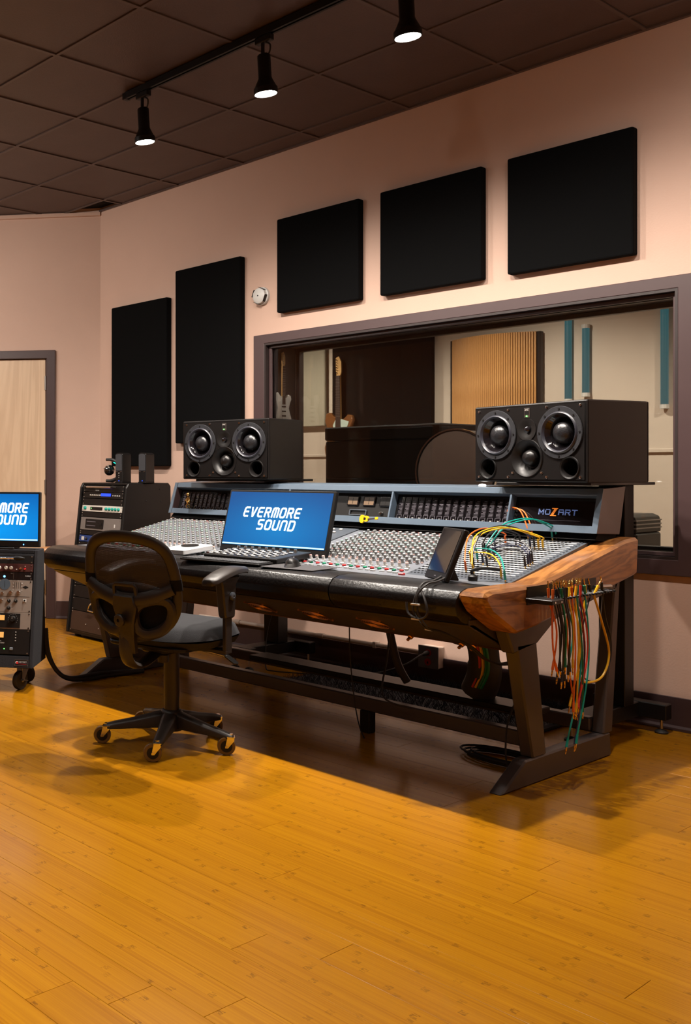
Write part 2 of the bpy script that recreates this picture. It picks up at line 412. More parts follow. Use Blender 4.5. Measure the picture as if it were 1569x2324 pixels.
# ceiling: dark tiles in a T-bar grid
cl = struct(MB().box(-8.2, 1.5, -6.7, .0, CZ+.03, CZ+.09).build('ceiling', M['blackm']))
T = .6096; gx0 = -5.637; gy0 = -.1965
tile = MB().box(-.2985, .2985, -.2985, .2985, .004, .02).mesh('ceiling_tile', M['ceil'], bevel=.004)
for i in range(-4, 12):
    for j in range(-1, 11):
        x = gx0+T*(i+.5); y = gy0-T*(j+.5)
        if y > .2 or y < -6.5 or x > 1.4: continue
        if j == -1:
            if i == -1: continue
            if 'edgetile' not in pm: pm['edgetile'] = MB().box(-.2985, .2985, -.09, .09, .004, .02).mesh('ceiling_tile', M['ceil'], bevel=.004)
            if x > -5.8: inst('ceiling_tile', pm['edgetile'], cl, (x, -.098, CZ))
            continue
        if x-y < -6.1 and False: continue
        inst('ceiling_tile', tile, cl, (x, y, CZ))
for i in range(-4, 13):
    x = gx0+T*i; MB().box(x-.0095, x+.0095, -6.6, -.001, CZ-.003, CZ+.008).build('grid_bar', M['tbar'], cl, bevel=.001)
for j in range(0, 11):
    y = gy0-T*j; MB().box(-8.1, 1.45, y-.0095, y+.0095, CZ-.0025, CZ+.008).build('grid_bar', M['tbar'], cl, bevel=.001)
MB().box(-5.9, 1.45, -.022, -.001, CZ-.004, CZ+.008).build('wall_angle', M['tbar'], cl)
# back wall with the window opening
WX0, WX1, WZ0, WZ1 = -4.237, -1.844, .766, 1.987; WD = .34
wb = MB(); wb.box(-5.908, WX0, 0, WD, 0, CZ+.03); wb.box(WX1, 1.5, 0, WD, 0, CZ+.03); wb.box(WX0, WX1, 0, WD, 0, WZ0); wb.box(WX0, WX1, 0, WD, WZ1, CZ+.03)
struct(wb.build('wall_back', M['wall']))
# diagonal left wall with the door
A = Matrix.Translation((-5.908, 0, 0)) @ RZ(PI/4+PI)      # local +x runs along the wall away from the corner, +y outward
wl = MB(A); DX0 = .435; DW = .915
wl.box(0, DX0-.02, 0-.0, -.15, 0, CZ+.03); wl.box(DX0+DW+.02, 2.6, 0, -.15, 0, CZ+.03); wl.box(DX0-.02, DX0+DW+.02, 0, -.15, 2.065, CZ+.03)
struct(wl.build('wall_left', M['wall']))
tw = MB(); tw.box(-7.9, -7.746, -6.7, -1.838, 0, CZ+.03); struct(tw.build('wall_far_left', M['wall']))
tw = MB(); tw.box(-7.9, 1.5, -6.85, -6.7, 0, CZ+.03); struct(tw.build('wall_behind', M['wall']))
tw = MB(); tw.box(1.3, 1.45, -6.7, 0, 0, CZ+.03); struct(tw.build('wall_right', M['wall']))
bb = MB(); bb.prism([(-.012, .148), (0, .148), (0, 0), (-.022, 0), (-.022, .012), (-.012, .022)], 'x', -5.905, 1.3)
struct(bb.build('baseboard_back', M['plum'], bevel=.001))
bl = MB(A); prof = [(.012, .14), (0, .14), (0, 0), (.022, 0), (.022, .012), (.012, .022)]
bl.prism(prof, 'x', .004, DX0-.085); bl.prism(prof, 'x', DX0+DW+.085, 2.59)
struct(bl.build('baseboard_left', M['plum'], bevel=.001))
tr = MB(A); tr.prism([(0, CZ-.003), (.018, CZ-.003), (.018, CZ-.03), (0, CZ-.034)], 'x', .0, 2.59); struct(tr.build('trim_1', M['wall'], bevel=.002))
# door
dr = bpy.data.objects.new('door_1', None); COL.objects.link(dr); dr.location = (-5.908, 0, 0); dr.rotation_euler = (0, 0, PI/4+PI); struct(dr)
m = MB(); pr = [(0, 0), (.0, 2.118), (DW+.16, 2.118), (DW+.16, 0), (DW+.09, 0), (DW+.09, 2.052), (.07, 2.052), (.07, 0)]
m.prism([(DX0-.08+a, b) for a, b in pr], 'y', .0, .02); m.prism([(DX0-.02+a*1, b) for a, b in [(0, 0), (0, 2.075), (DW+.04, 2.075), (DW+.04, 0), (DW+.02, 0), (DW+.02, 2.055), (.02, 2.055), (.02, 0)]], 'y', -.14, .002)
m.build('door_frame', M['plum'], dr, bevel=.004)
MB().box(DX0+.003, DX0+DW-.003, -.05, -.008, .008, 2.05).build('door_panel', M['birch'], dr, bevel=.002)
for z in (1.86, 1.04, .25): MB().cyl((DX0+.001, .0, z-.055), (DX0+.001, .0, z+.055), .009, n=10).build('hinge', M['steel'], dr)
m = MB(); m.cyl((DX0+DW-.07, -.008, 1.0), (DX0+DW-.07, .045, 1.0), .012); m.box(DX0+DW-.19, DX0+DW-.055, .035, .05, .99, 1.01); m.cyl((DX0+DW-.07, -.008, 1.0), (DX0+DW-.07, 0.0, 1.0), .032); m.build('door_handle', M['steel'], dr)
# window: casing, deep dark lining, two panes
wn = bpy.data.objects.new('window_1', None); COL.objects.link(wn); wn.location = (-3.04, 0, WZ0); struct(wn)
c = .088; m = MB()
o_ = [(WX0-c, WZ0-.072), (WX1+c, WZ0-.072), (WX1+c, WZ1+c*.66), (WX0-c, WZ1+c*.66)]; i_ = [(WX0, WZ0), (WX1, WZ0), (WX1, WZ1), (WX0, WZ1)]
m.ring(o_, i_, 'y', -.022, -.0005); m.build('window_casing', M['plum'], wn, bevel=.003, world=True)
def inset(d): return [(WX0+d, WZ0+d), (WX1-d, WZ0+d), (WX1-d, WZ1-d), (WX0+d, WZ1-d)]
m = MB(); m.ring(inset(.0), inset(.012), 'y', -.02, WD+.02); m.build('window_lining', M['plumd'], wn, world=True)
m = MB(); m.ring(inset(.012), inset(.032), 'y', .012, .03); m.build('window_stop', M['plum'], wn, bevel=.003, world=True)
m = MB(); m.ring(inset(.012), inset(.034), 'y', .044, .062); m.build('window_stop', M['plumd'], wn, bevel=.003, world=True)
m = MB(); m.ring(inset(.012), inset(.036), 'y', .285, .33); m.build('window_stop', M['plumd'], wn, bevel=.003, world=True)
g1 = inset(.014); MB().box(g1[0][0], g1[1][0], .033, .041, g1[0][1], g1[2][1]).build('glass_pane', M['glass'], wn, world=True)
m = MB(); m.prism([(.272, WZ1-.014), (.280, WZ1-.014), (.282, WZ0+.013), (.274, WZ0+.013)], 'x', g1[0][0], g1[1][0]); m.build('glass_pane', M['glass'], wn, world=True)
MB().box(WX0+.014, WX1-.014, .064, .272, WZ0+.0122, WZ0+.016).build('window_sill', mat('sill_laminate', (.05, .065, .075, 1), .15, var=.4, scale=8), wn, world=True)

# ------------------------------------------------------------------ the live room behind the glass
LY = 3.0
m = MB(); m.box(-8.4, .6, LY, LY+.12, 0, 3.0); struct(m.build('wall_live_far', M['beige']))
m = MB(); m.box(.6, .72, WD, LY+.12, 0, 3.0); m2 = MB(); m2.box(-8.5, -8.4, WD, LY+.12, 0, 3.0)
struct(m.build('wall_live_right', M['beige'])); struct(m2.build('wall_live_left', M['beige']))
struct(MB().box(-8.4, .6, WD, LY, 2.98, 3.05).build('ceiling_live', M['blackm'])); struct(MB().box(-8.5, .7, WD, LY+.12, -.06, -.0005).build('floor_live', M['livefloor']))
struct(MB().box(-8.4, -5.908, WD-.06, WD, 0, 3.0).build('wall_live_near', M['beige']))
struct(MB().box(-8.39, .59, LY-.02, LY-.001, 1.30, 1.33).build('trim_2', M['beige'], bevel=.004))
m = MB(); m.box(-5.945, -4.89, LY-.07, LY-.022, 0.02, 2.62); tag(m.build('sound_panel', M['panel'], bevel=.006), 'tall black sound panel on the far wall behind the window glass', 'panel')
m = MB(); m.box(-6.62, -6.04, LY-.06, LY-.022, 1.6, 2.52); tag(m.build('sound_panel', M['beige2'], bevel=.008), 'beige fabric panel on the wall seen through the left of the window', 'panel')
df = thing('slat_diffuser', 'curved wooden slat panel on the wall behind the window', 'wall panel', (-4.328, LY-.02, 1.38))
MB().box(-.388, .388, -.05, 0, 0, .905).build('back_frame', M['black'], df, bevel=.003)
NS = 44
slm = MB().box(-.0074, .0074, -.012, .012, .0, .905).mesh('slat', M['slatw'], bevel=.0025)
for k in range(NS):
    u = (k+.5)/NS*2-1; a = u*.62
    inst('slat', slm, df, (u*.36, -.055-.13*(math.cos(a)-math.cos(.62))/(1-math.cos(.62)), .0), (0, 0, a*.5))
for x, z0, z1, lab in ((-3.743, 1.70, 2.42, 'left glowing cyan bar in place of a reflection, beside the wooden slat panel'), (-3.61, 1.74, 2.30, 'short glowing cyan bar in place of a reflection, between the two long ones'), (-3.058, 1.62, 2.42, 'glowing cyan bar in place of a reflection, near the right edge of the window')):  # cyan reflections of the panes, built as glowing bars on the far wall
    t = thing('light_or_glint_tube', lab, 'lamp', (x, LY-.03, z0), group='cyan reflection bars')
    MB().cyl((0, 0, .02), (0, 0, z1-z0-.02), .026, n=12).build('tube', M['cyanglint'], t, smooth=True)
    for z in (0, z1-z0-.03): MB().cyl((0, 0, z), (0, 0, z+.03), .03, n=12).build('end_cap', M['white'], t)
t = thing('equipment_case', 'large black case standing in front of the black panel behind the window', 'case', (-4.45, 1.85, 0))
MB().box(-.5, .5, -.32, .32, .0, 1.40).build('case_body', M['blackm'], t, bevel=.01); MB().box(-.505, .505, -.325, .325, 1.405, 1.51).build('lid', M['blackm'], t, bevel=.01)
t = thing('drum', 'round dark drum on a stand seen low through the window glass', 'drum', (-3.40, .95, 0))
m = MB(); m.lathe([(.262, 0), (.262, .3)], (0, -.15, 1.16), (0, 1, 0), 32); m.build('shell', M['black'], t, smooth=True)
m = MB(); m.lathe([(.255, 0), (.255, .004)], (0, -.158, 1.16), (0, 1, 0), 32); m.build('drum_head', mat('drum_skin', (.09, .065, .055, 1), .25), t)  # tan of a reflection put into the head colour
m = MB(); m.lathe([(.262, 0), (.272, 0), (.272, .02), (.262, .02)], (0, -.166, 1.16), (0, 1, 0), 32, close=True); m.build('hoop', M['chrome'], t, smooth=True)
m = MB(); m.cyl((0, 0, .35), (0, 0, .9), .014)
for a in (0.3, 2.4, 4.5): m.cyl((0, 0, .4), (.3*math.cos(a), .3*math.sin(a), .01), .011)
m.build('stand', M['chrome'], t)
t = thing('speaker_case', 'black ribbed case with rounded corner behind the right end of the console', 'case', (-2.44, .75, 0))
m = MB(); m.prism([(-.25, 0), (.17, 0), (.17, .84), (-.25, .84)], 'y', -.15, .15); m.build('case_body', M['black'], t, bevel=.01)
m = MB(); m.prism([(-.25, .842), (.168, .842), (.168, .90), (.16, .925), (.13, .937), (-.25, .937)], 'y', -.15, .15); m.build('lid', M['black'], t, bevel=.004)
for z in (.862, .882, .902): MB().box(-.25, .171, -.154, .154, z, z+.006).build('rib', M['gunmetal'], t)

def guitar(name, label, loc, rz, sc, body, guard):
    t = thing(name, label, 'guitar', loc, rz); t.scale = (sc,)*3
    half = [(.0, .0), (.10, .005), (.155, .05), (.165, .12), (.135, .19), (.115, .25), (.135, .31), (.165, .37), (.15, .42), (.10, .43), (.06, .39), (.028, .385)]
    left = [(-x*(.97 if i > 6 else 1), z*(1.06 if i > 7 else 1)) for i, (x, z) in enumerate(half)][::-1]
    m = MB(); m.prism(half+left[:-1], 'y', -.022, .022); m.build('body', body, t, bevel=.008, smooth=True)
    m = MB(); m.prism([(.02, .07), (.11, .09), (.10, .2), (.09, .28), (.12, .36), (.04, .385), (-.03, .385), (-.06, .33), (-.03, .2), (-.02, .12)], 'y', -.026, -.0225); m.build('pickguard', guard, t)
    for z in (.14, .20, .26): MB().box(-.04, .04, -.031, -.026, z, z+.018).build('pickup', M['black'], t, bevel=.002)
    MB().box(-.04, .04, -.036, -.0225, .08, .105).build('bridge', M['chrome'], t, bevel=.002)
    MB().prism([(-.028, .3), (.028, .3), (.021, .80), (-.021, .80)], 'y', -.026, -.006).build('neck', M['maple'], t)
    fb = MB().prism([(-.028, .3), (.028, .3), (.021, .80), (-.021, .80)], 'y', -.032, -.0262).build('fretboard', M['rosew'], t)
    m = MB()
    for k in range(18): m.box(-.025, .025, -.034, -.032, .80-.62*(1-2**(-k/12))-.001, .80-.62*(1-2**(-k/12))+.001)
    m.build('frets', M['steel'], fb)
    MB().prism([(-.021, .80), (.021, .80), (.035, .83), (.032, .93), (.005, .985), (-.03, .97), (-.028, .85)], 'y', -.024, -.008).build('headstock', M['maple'], t, bevel=.002)
    for k in range(6): MB().cyl((-.012, -.024, .83+k*.024), (-.012, -.036, .83+k*.024), .006, n=8).build('tuner', M['chrome'], t)
    return t
guitar('electric_guitar', 'small white electric guitar in place of a reflection, on the dark left side of the window', (-4.218, .135, 1.45), PI/2, .5, M['cream'], M['white'])  # reflected guitar, built solid between the panes
guitar('electric_guitar', 'sunburst electric guitar with pale pickguard in place of a reflection, behind the window', (-5.83, LY-.105, 1.27), 0, 1.0, M['sunburst'], M['mint'])  # second mirrored guitar, modelled as if hung on the far wall

# ------------------------------------------------------------------ things on the back wall
def wallpanel(x0, x1, z0, z1, label, grp):
    o = MB().box(x0, x1, -.052, -.0005, z0, z1).build('acoustic_panel', M['panel'], bevel=.009, seg=2); return tag(o, label, 'panel', grp)
wallpanel(-4.107, -3.499, 2.165, 2.755, 'square black acoustic panel, left one of the three above the window', 'square black acoustic panels')
wallpanel(-3.357, -2.749, 2.165, 2.755, 'square black acoustic panel, middle one of the three above the window', 'square black acoustic panels')
wallpanel(-2.612, -2.016, 2.165, 2.755, 'square black acoustic panel, right one of the three above the window', 'square black acoustic panels')
wallpanel(-5.718, -5.108, 1.20, 2.41, 'tall black acoustic panel nearest the door corner, above the small rack', 'tall black acoustic panels')
wallpanel(-5.022, -4.412, 1.36, 2.58, 'tall black acoustic panel between the door side panel and the window', 'tall black acoustic panels')
t = thing('smoke_detector', 'round white smoke detector on the wall left of the window', 'smoke detector', (-4.262, 0, 2.297))
MB().lathe([(.058, .0005), (.058, .018), (.052, .022)], d=(0, -1, 0), n=28).build('base', M['white'], t, smooth=True)
MB().lathe([(.046, .022), (.05, .026), (.05, .043), (.04, .05), (.004, .051)], d=(0, -1, 0), n=28).build('cover', M['white'], t, smooth=True)
MB().lathe([(.0045, .0495), (.0045, .053)], d=(0, -1, 0), n=10).build('sensor', M['black'], t)
m = MB()
for k in range(4): a = k*PI/2+.4; m.M = RY(a); m.box(-.024, .024, -.0475, -.0255, .0495, .0515)
m.build('vent', M['black'], t)
# conduit, outlet box
t = thing('conduit', 'cream pipe running along the wall just above the baseboard', 'pipe', (-3.9, -.03, .166))
MB().cyl((-.9, 0, 0), (.80, 0, 0), .013).build('pipe', M['conduit'], t, smooth=True)
for x in (-.55, .12): MB().cyl((x-.02, 0, 0), (x+.02, 0, 0), .0165).build('coupling', M['conduit'], t, smooth=True)
for x in (-.3, .5): MB().box(x-.01, x+.01, -.015, .029, -.017, .017).build('clip', M['conduit'], t)
t = thing('outlet_box', 'grey steel outlet box with two red sockets under the console', 'outlet', (-3.045, 0, .153))
MB().box(-.057, .057, -.06, -.0005, -.057, .057).build('box', M['conduit'], t, bevel=.003)
MB().box(-.06, .06, -.066, -.0605, -.06, .06).build('cover_plate', M['boxgrey'], t, bevel=.002)
for z in (.024, -.026): 
    o = MB().lathe([(.019, 0), (.019, .004)], (.0, -.066, z), (0, -1, 0), 16).build('socket', M['red'], t)
    MB().box(-.004, .004, -.0712, -.070, z-.009, z+.004).build('slot', M['black'], o)
pw = smoothpath([(-3.045, -.075, .177), (-3.045, -.13, .172), (-3.09, -.22, .12), (-3.2, -.32, .07), (-3.35, -.42, .06), (-3.5, -.5, .055)])
t = thing('plugged_cable', 'black power cable plugged into the red socket of the outlet box', 'cable', (-3.045, -.075, 0))
MB().tube(pw, .0055).build('cord', M['rubber'], t, world=True, smooth=True)
MB().cyl((-3.045, -.071, .177), (-3.045, -.115, .175), .014, .009).build('plug', M['rubber'], t, world=True)

# ------------------------------------------------------------------ track lights
def track(x0, x1, y, label):
    t = thing('light_track', label, 'track', ((x0+x1)/2, y, CZ-.0035)); L = (x1-x0)/2
    MB().prism([(-.018, 0), (.018, 0), (.018, -.033), (.006, -.033), (.006, -.024), (-.006, -.024), (-.006, -.033), (-.018, -.033)], 'x', -L, L).build('rail', M['black'], t)
    for s in (-1, 1): MB().box(s*L-.012 if s > 0 else -L-.012, s*L+.012 if s > 0 else -L+.012, -.0195, .0195, -.035, 0).build('end_cap', M['black'], t, bevel=.002)
    return t
def spotlight(x, y, label, watts, tilt=0.0, roll=0.0, size=2.85, grp='black track spotlights'):
    t = thing('track_spotlight', label, 'spotlight', (x, y, CZ-.037), 0, grp)
    MB().box(-.045, .045, -.016, .016, -.03, .0).build('adapter', M['black'], t, bevel=.003)
    MB().box(-.012, -.004, -.008, .008, -.125, -.03).build('arm', M['black'], t)
    MB().tube(smoothpath([(.01, 0, -.03), (.035, .0, -.05), (.03, 0, -.085), (.0, 0, -.1)]), .004).build('cable', M['rubber'], t, smooth=True)
    Rm = TR(0, 0, -.115) @ RY(roll) @ RX(tilt)
    m = MB(Rm); m.lathe([(.026, .03), (.03, .025), (.03, -.075), (.034, -.085), (.05, -.118), (.054, -.122), (.054, -.148), (.050, -.148), (.0475, -.126), (.0, -.126)], n=28); m.build('can', M['black'], t, smooth=True)
    m = MB(Rm); m.lathe([(.0, -.143), (.0475, -.143), (.0475, -.138), (.0, -.138)], n=28); m.build('lens', M['lens'], t)
    ld = bpy.data.lights.new('lamp', 'SPOT'); ld.energy = watts; ld.color = SPOT_COL; ld.spot_size = size; ld.spot_blend = 1.0; ld.shadow_soft_size = .04
    lo = bpy.data.objects.new('lamp_light', ld); COL.objects.link(lo); lo.parent = t
    lo.matrix_local = Rm @ TR(0, 0, -.152)
    return t
TY = -1.435
track(-3.965, .55, TY, 'long black light track on the ceiling above the console')
names = ['left', 'middle', 'right']
for k, x in enumerate((-3.83, -3.01, -2.28)):
    spotlight(x, TY, 'black track spotlight, %s one of the three lit lamps in view' % names[k], SPOT_W, tilt=.08)
for k, x in enumerate((-1.5, -.72)):  # two unseen lamps added to lift the right part of the wall
    spotlight(x, TY, ('unseen spotlight added past the right lit lamp to brighten the wall', 'unseen spotlight added farthest right on the console track to brighten the wall')[k], SPOT_W*(.38, .05)[k], tilt=(.35, 1.0)[k], size=2.7)
track(-4.6, .6, -4.6, 'second black light track on the ceiling behind the camera')
for k, x in enumerate((-3.4, -2.3, -1.2, -.1)):
    spotlight(x, -4.6, 'black spotlight, number %s from the left on the rear track behind the camera' % ('one', 'two', 'three', 'four')[k], FRONT_W, tilt=.0, size=1.8, grp='rear track spotlights')
track(-7.2, -4.7, -3.3, 'short unseen light track added on the ceiling at the left')  # added track out of view, its lamps brighten the left wall
for k, x in enumerate((-6.8, -5.9, -5.0)):
    spotlight(x, -3.3, 'unseen spotlight added to brighten the door wall, %s one of three on the left track' % ('first', 'second', 'third')[k], SIDE_W, tilt=1.0, roll=.25, size=2.0, grp='added left track spotlights')
for x, y, wh in ((-6.2, 1.7, 'left'), (-3.9, 1.6, 'middle'), (-1.6, 1.7, 'right')):
    t = thing('ceiling_lamp', 'round ceiling lamp in the room behind the window, %s of three' % wh, 'lamp', (x, y, 2.98), group='live room ceiling lamps')
    MB().lathe([(.09, 0), (.09, -.05), (.08, -.05), (.08, -.02), (.0, -.02)], n=20).build('housing', M['black'], t)
    MB().lathe([(.0, -.034), (.078, -.034), (.078, -.03), (.0, -.03)], n=20).build('diffuser', emis('live_lamp', (1, .93, .8, 1), 12), t)
    ld = bpy.data.lights.new('lamp', 'SPOT'); ld.energy = LIVE_W; ld.color = (1, .92, .76); ld.spot_size = 2.6; ld.spot_blend = .6; ld.shadow_soft_size = .08
    lo = bpy.data.objects.new('lamp_light', ld); COL.objects.link(lo); lo.parent = t; lo.location = (0, 0, -.055)

# ------------------------------------------------------------------ monitors on stands
def holed(name, outer, circles, th, mt):
    cu = bpy.data.curves.new('c', 'CURVE'); cu.dimensions = '2D'; cu.fill_mode = 'BOTH'; cu.extrude = th/2
    loops = [outer]+[[(cx+r*math.cos(2*PI*k/40), cz+r*math.sin(2*PI*k/40)) for k in range(40)] for cx, cz, r in circles]
    for L in loops:
        sp = cu.splines.new('POLY'); sp.points.add(len(L)-1); sp.use_cyclic_u = True
        for p, (a, b) in zip(sp.points, L): p.co = (a, b, 0, 1)
    o = bpy.data.objects.new('c', cu); COL.objects.link(o); dg = bpy.context.evaluated_depsgraph_get(); dg.update()
    me = bpy.data.meshes.new_from_object(o.evaluated_get(dg)); bpy.data.objects.remove(o); bpy.data.curves.remove(cu)
    me.name = name; me.transform(RX(PI/2)); me.materials.clear(); me.materials.append(mt); return me
def monitor_speaker(loc, rz, label, label2):
    W_, D_, H_ = .585, .352, .338
    t = thing('studio_monitor', label, 'speaker', loc, rz, 'studio monitor speakers'); yb = -D_/2
    m = MB(); m.ring([(-W_/2, 0), (W_/2, 0), (W_/2, H_), (-W_/2, H_)], [(-W_/2+.016, .016), (W_/2-.016, .016), (W_/2-.016, H_-.016), (-W_/2+.016, H_-.016)], 'y', yb, D_/2-.01); m.box(-W_/2+.001, W_/2-.001, D_/2-.012, D_/2, .001, H_-.001)
    m.build('cabinet', M['cabinet'], t, bevel=.006, seg=2)
    inst('baffle', holed('baffle', [(-W_/2+.012, .012), (W_/2-.012, .012), (W_/2-.012, H_-.012), (-W_/2+.012, H_-.012)], [(-.165, .208, .0885), (.165, .208, .0885), (-.212, .062, .0465), (.212, .062, .0465), (0, .104, .0795), (0, .226, .0325)], .010, M['cabinet']), t, (0, yb+.001, 0))
    yf = yb-.004
    for sx in (-1, 1):
        x = sx*.165; z = .208
        o = MB().lathe([(.084, .000), (.108, .000), (.110, .003), (.108, .006), (.086, .006)], (x, yf, z), (0, -1, 0), 40, close=True).build('woofer_frame', M['carpet'], t, smooth=True)
        for k in range(8): a = k*PI/4+PI/8*0; MB().cyl((x+.098*math.cos(a), yf-.005, z+.098*math.sin(a)), (x+.098*math.cos(a), yf-.0085, z+.098*math.sin(a)), .004, n=8).build('screw', M['black'], o)
        MB().lathe([(.0735, -.002), (.0765, .007), (.082, .012), (.087, .009), (.089, .004)], (x, yf, z), (0, -1, 0), 40, cap0=False).build('surround', mat('woofer_surround', (.022, .022, .03, 1), .35) if sx < 0 and 'sur' not in pm else pm['sur'], t, smooth=True)
        if 'sur' not in pm: pm['sur'] = bpy.data.materials['woofer_surround']
        MB().lathe([(.0755, .003), (.050, -.034), (.044, -.038), (0, -.0385)], (x, yf, z), (0, -1, 0), 40, cap0=False).build('cone', M['glassblk'], t, smooth=True)
        MB().lathe([(.047, -.036), (.047, -.024), (.042, -.008), (.030, .003), (.015, .009), (0, .0105)], (x, yf, z), (0, -1, 0), 32).build('dust_cap', mat('dust_cap', (.012, .012, .014, 1), .3, bump=.4, bscale=150), t, smooth=True)
        # reflex port
        x = sx*.212; z = .062
        MB().lathe([(.048, .001), (.046, .005), (.040, .002), (.035, -.010), (.033, -.09), (0, -.09)], (x, yf, z), (0, -1, 0), 28, cap0=False).build('port', M['cabinet'], t, smooth=True)
    z = .104
    MB().lathe([(.082, .001), (.080, .0045), (.072, .001), (.056, -.013), (.044, -.034), (0, -.040)], (0, yf, z), (0, -1, 0), 40, cap0=False).build('midrange_horn', M['cabinet'], t, smooth=True)
    MB().lathe([(.036, -.036), (.036, -.018), (.030, -.004), (.018, .004), (0, .007)], (0, yf, z), (0, -1, 0), 28).build('midrange_dome', M['leather'], t, smooth=True)
    z = .226
    MB().lathe([(.048, .0012), (.048, .003), (.032, .002), (.016, -.006), (0, -.008)], (0, yf, z), (0, -1, 0), 32, cap0=False).build('tweeter_plate', M['black'], t, smooth=True)
    MB().lathe([(.015, -.004), (.014, .003), (.008, .008), (0, .009)], (0, yf, z), (0, -1, 0), 20).build('tweeter_dome', M['glassblk'], t, smooth=True)
    b = MB().box(-.0145, .0145, yf-.002, yf, .277, .318).build('badge', M['steel'], t, bevel=.001)
    MB().box(-.011, .011, yf-.0028, yf-.002, .290, .306).build('badge_inlay', M['black'], b)
    inst('badge_text', textmesh('ATC', .009, M['white'], .0002), b, (0, yf-.0031, .310), (PI/2, 0, 0))
    MB().cyl((0, yf-.002, .2835), (0, yf-.004, .2835), .003, n=8).build('led', M['greenled'], b)
    for x, z in ((-.262, .316), (.262, .316), (-.262, .022), (.262, .022), (-.10, .316), (.10, .316), (-.10, .022), (.10, .022), (-.075, .172), (.075, .172), (-.075, .04), (.075, .04)):
        MB().lathe([(.0062, 0), (.0062, .002), (.003, .0025), (.003, .001), (0, .001)], (x, yf, z), (0, -1, 0), 10).build('bolt', M['chrome'], t)
    return t
SZ = 1.118
monitor_speaker((-2.106, -.568, SZ), -.261, 'black studio monitor speaker on the right end of the console bridge', 0)
monitor_speaker((-3.882, -.618, SZ), .146, 'black studio monitor speaker on the left end of the console bridge', 0)
def speaker_stand(x, y, label, top):
    t = thing('speaker_stand', label, 'stand', (x, y, 0), group='speaker stands')
    MB().box(-.055, .055, -.045, .045, .13, 1.105).build('column', M['black'], t, bevel=.003)
    MB().box(-.045, .045, -.30, .18, .062, .13).build('base_beam', M['black'], t, bevel=.004)
    for yy in (-.30, .15):
        hw = .155 if yy > 0 else .085
        MB().box(-hw, hw, yy-.03, yy+.03, .062, .132).build('cross_foot', M['black'], t, bevel=.004)
        for sx in (-1, 1):
            o = MB().lathe([(.026, 0), (.027, .006), (.02, .014), (.010, .017), (.006, .02)], (sx*(hw-.03), yy, 0), n=16).build('levelling_foot', M['rubber'], t, smooth=True)
            MB().cyl((sx*(hw-.03), yy, .018), (sx*(hw-.03), yy, .063), .006, n=8).build('bolt', M['steel'], o)
    m = MB(); m.prism(top, 'z', 1.105, 1.1175); m.build('top_plate', M['black'], t, bevel=.002)
    return t
speaker_stand(-2.0, -.26, 'black speaker stand behind the right end of the console', [(-.3, -.46), (.1, -.46), (.12, .1), (-.2, .1)])
speaker_stand(-3.945, -.25, 'black speaker stand behind the left half of the console', [(-.18, -.5), (.28, -.5), (.2, .1), (-.15, .1)])

# ================================================================== MIXING CONSOLE
con = thing('mixing_console', 'large grey mixing console with oak end cheeks and padded black armrest', 'mixing console', (-3.12, -1.1, 0))
SL = math.atan(.206)
def zs(y): return .745+.206*(y+1.35) if y > -1.35 else .745
XL, XR = -4.36, -1.905
def cpart(m, name, mt, **k): return m.build(name, mt, con, world=True, **k)
# end cheeks
prof = [(-.515, .892), (-.635, .884), (-1.335, .752), (-1.655, .752), (-1.70, .742), (-1.70, .715), (-1.66, .672), (-1.495, .585), (-1.335, .602), (-.53, .738)]
for x0, x1 in ((-1.904, -1.80), (-4.43, -4.361)):
    m = MB(); n = len(prof); out = []
    m.prism(prof if x0 > -3 else [(a_, b_-(.012 if b_ > .74 else 0)) for a_, b_ in prof], 'x', x0, x1); cpart(m, 'end_cheek', M['oak'], bevel=.012)
# end frames (leg, foot, brace in one welded side)
outer = [(-1.512, 0), (-1.335, .097), (-1.283, .097), (-1.415, .515), (-1.42, .58), (-1.335, .605), (-.55, .745), (-.578, .745), (-.65, .0)]
inner = [(-1.25, .0955), (-1.24, .0956), (-1.183, .0957), (-1.262, .518), (-1.262, .52), (-1.15, .585), (-.64, .685), (-.612, .682), (-.722, .0955)]
def legs(x0, x1):
    m = MB()
    m.prism([(-1.512, 0), (-1.335, .097), (-.66, .097), (-.65, 0)], 'x', x0, x1)
    m.prism([(-1.283, .095), (-1.183, .095), (-1.255, .53), (-1.40, .53)], 'x', x0, x1)
    m.prism([(-.72, .095), (-.642, .095), (-.567, .745), (-.612, .745)], 'x', x0, x1)
    m.prism([(-1.42, .50), (-1.25, .52), (-1.1, .60), (-.605, .68), (-.567, .74), (-1.33, .604), (-1.47, .588)], 'x', x0, x1)
    return m
for x0, x1 in ((-1.90, -1.85), (-4.32, -4.27)):
    cpart(legs(x0, x1), 'end_frame', M['bronze'], bevel=.006)
# cross rails and centre support
for y, z0, z1 in ((-1.15, .10, .16), (-.705, .10, .155)):
    m = MB(); m.box(-4.27, -1.90, y-.025, y+.025, z0, z1); cpart(m, 'cross_rail', M['bronze'], bevel=.005)
m = MB(); m.box(-2.685, -2.635, -1.175, -1.125, .0, .099); cpart(m, 'centre_support', M['black'], bevel=.004)
m = MB(); m.box(-3.5, -2.0, -.99, -.85, .175, .20); cpart(m, 'cable_tray', M['black'], bevel=.004)
# belly: sloping under-panel, lip and rear underside
m = MB(); m.prism([(-1.622, .612), (-1.365, .502), (-1.345, .502), (-.58, .70), (-.58, .735), (-1.35, .64), (-1.622, .635)], 'x', XL, XR); cpart(m, 'belly_pan', M['bronze'], bevel=.003)
m = MB(); m.prism([(-1.372, .502), (-1.358, .495), (-1.345, .50), (-1.345, .51)], 'x', XL, XR); cpart(m, 'belly_lip', M['grille'])
m = MB(); m.box(XL, XR, -.60, -.575, .64, .88); cpart(m, 'rear_panel', M['bronze'])
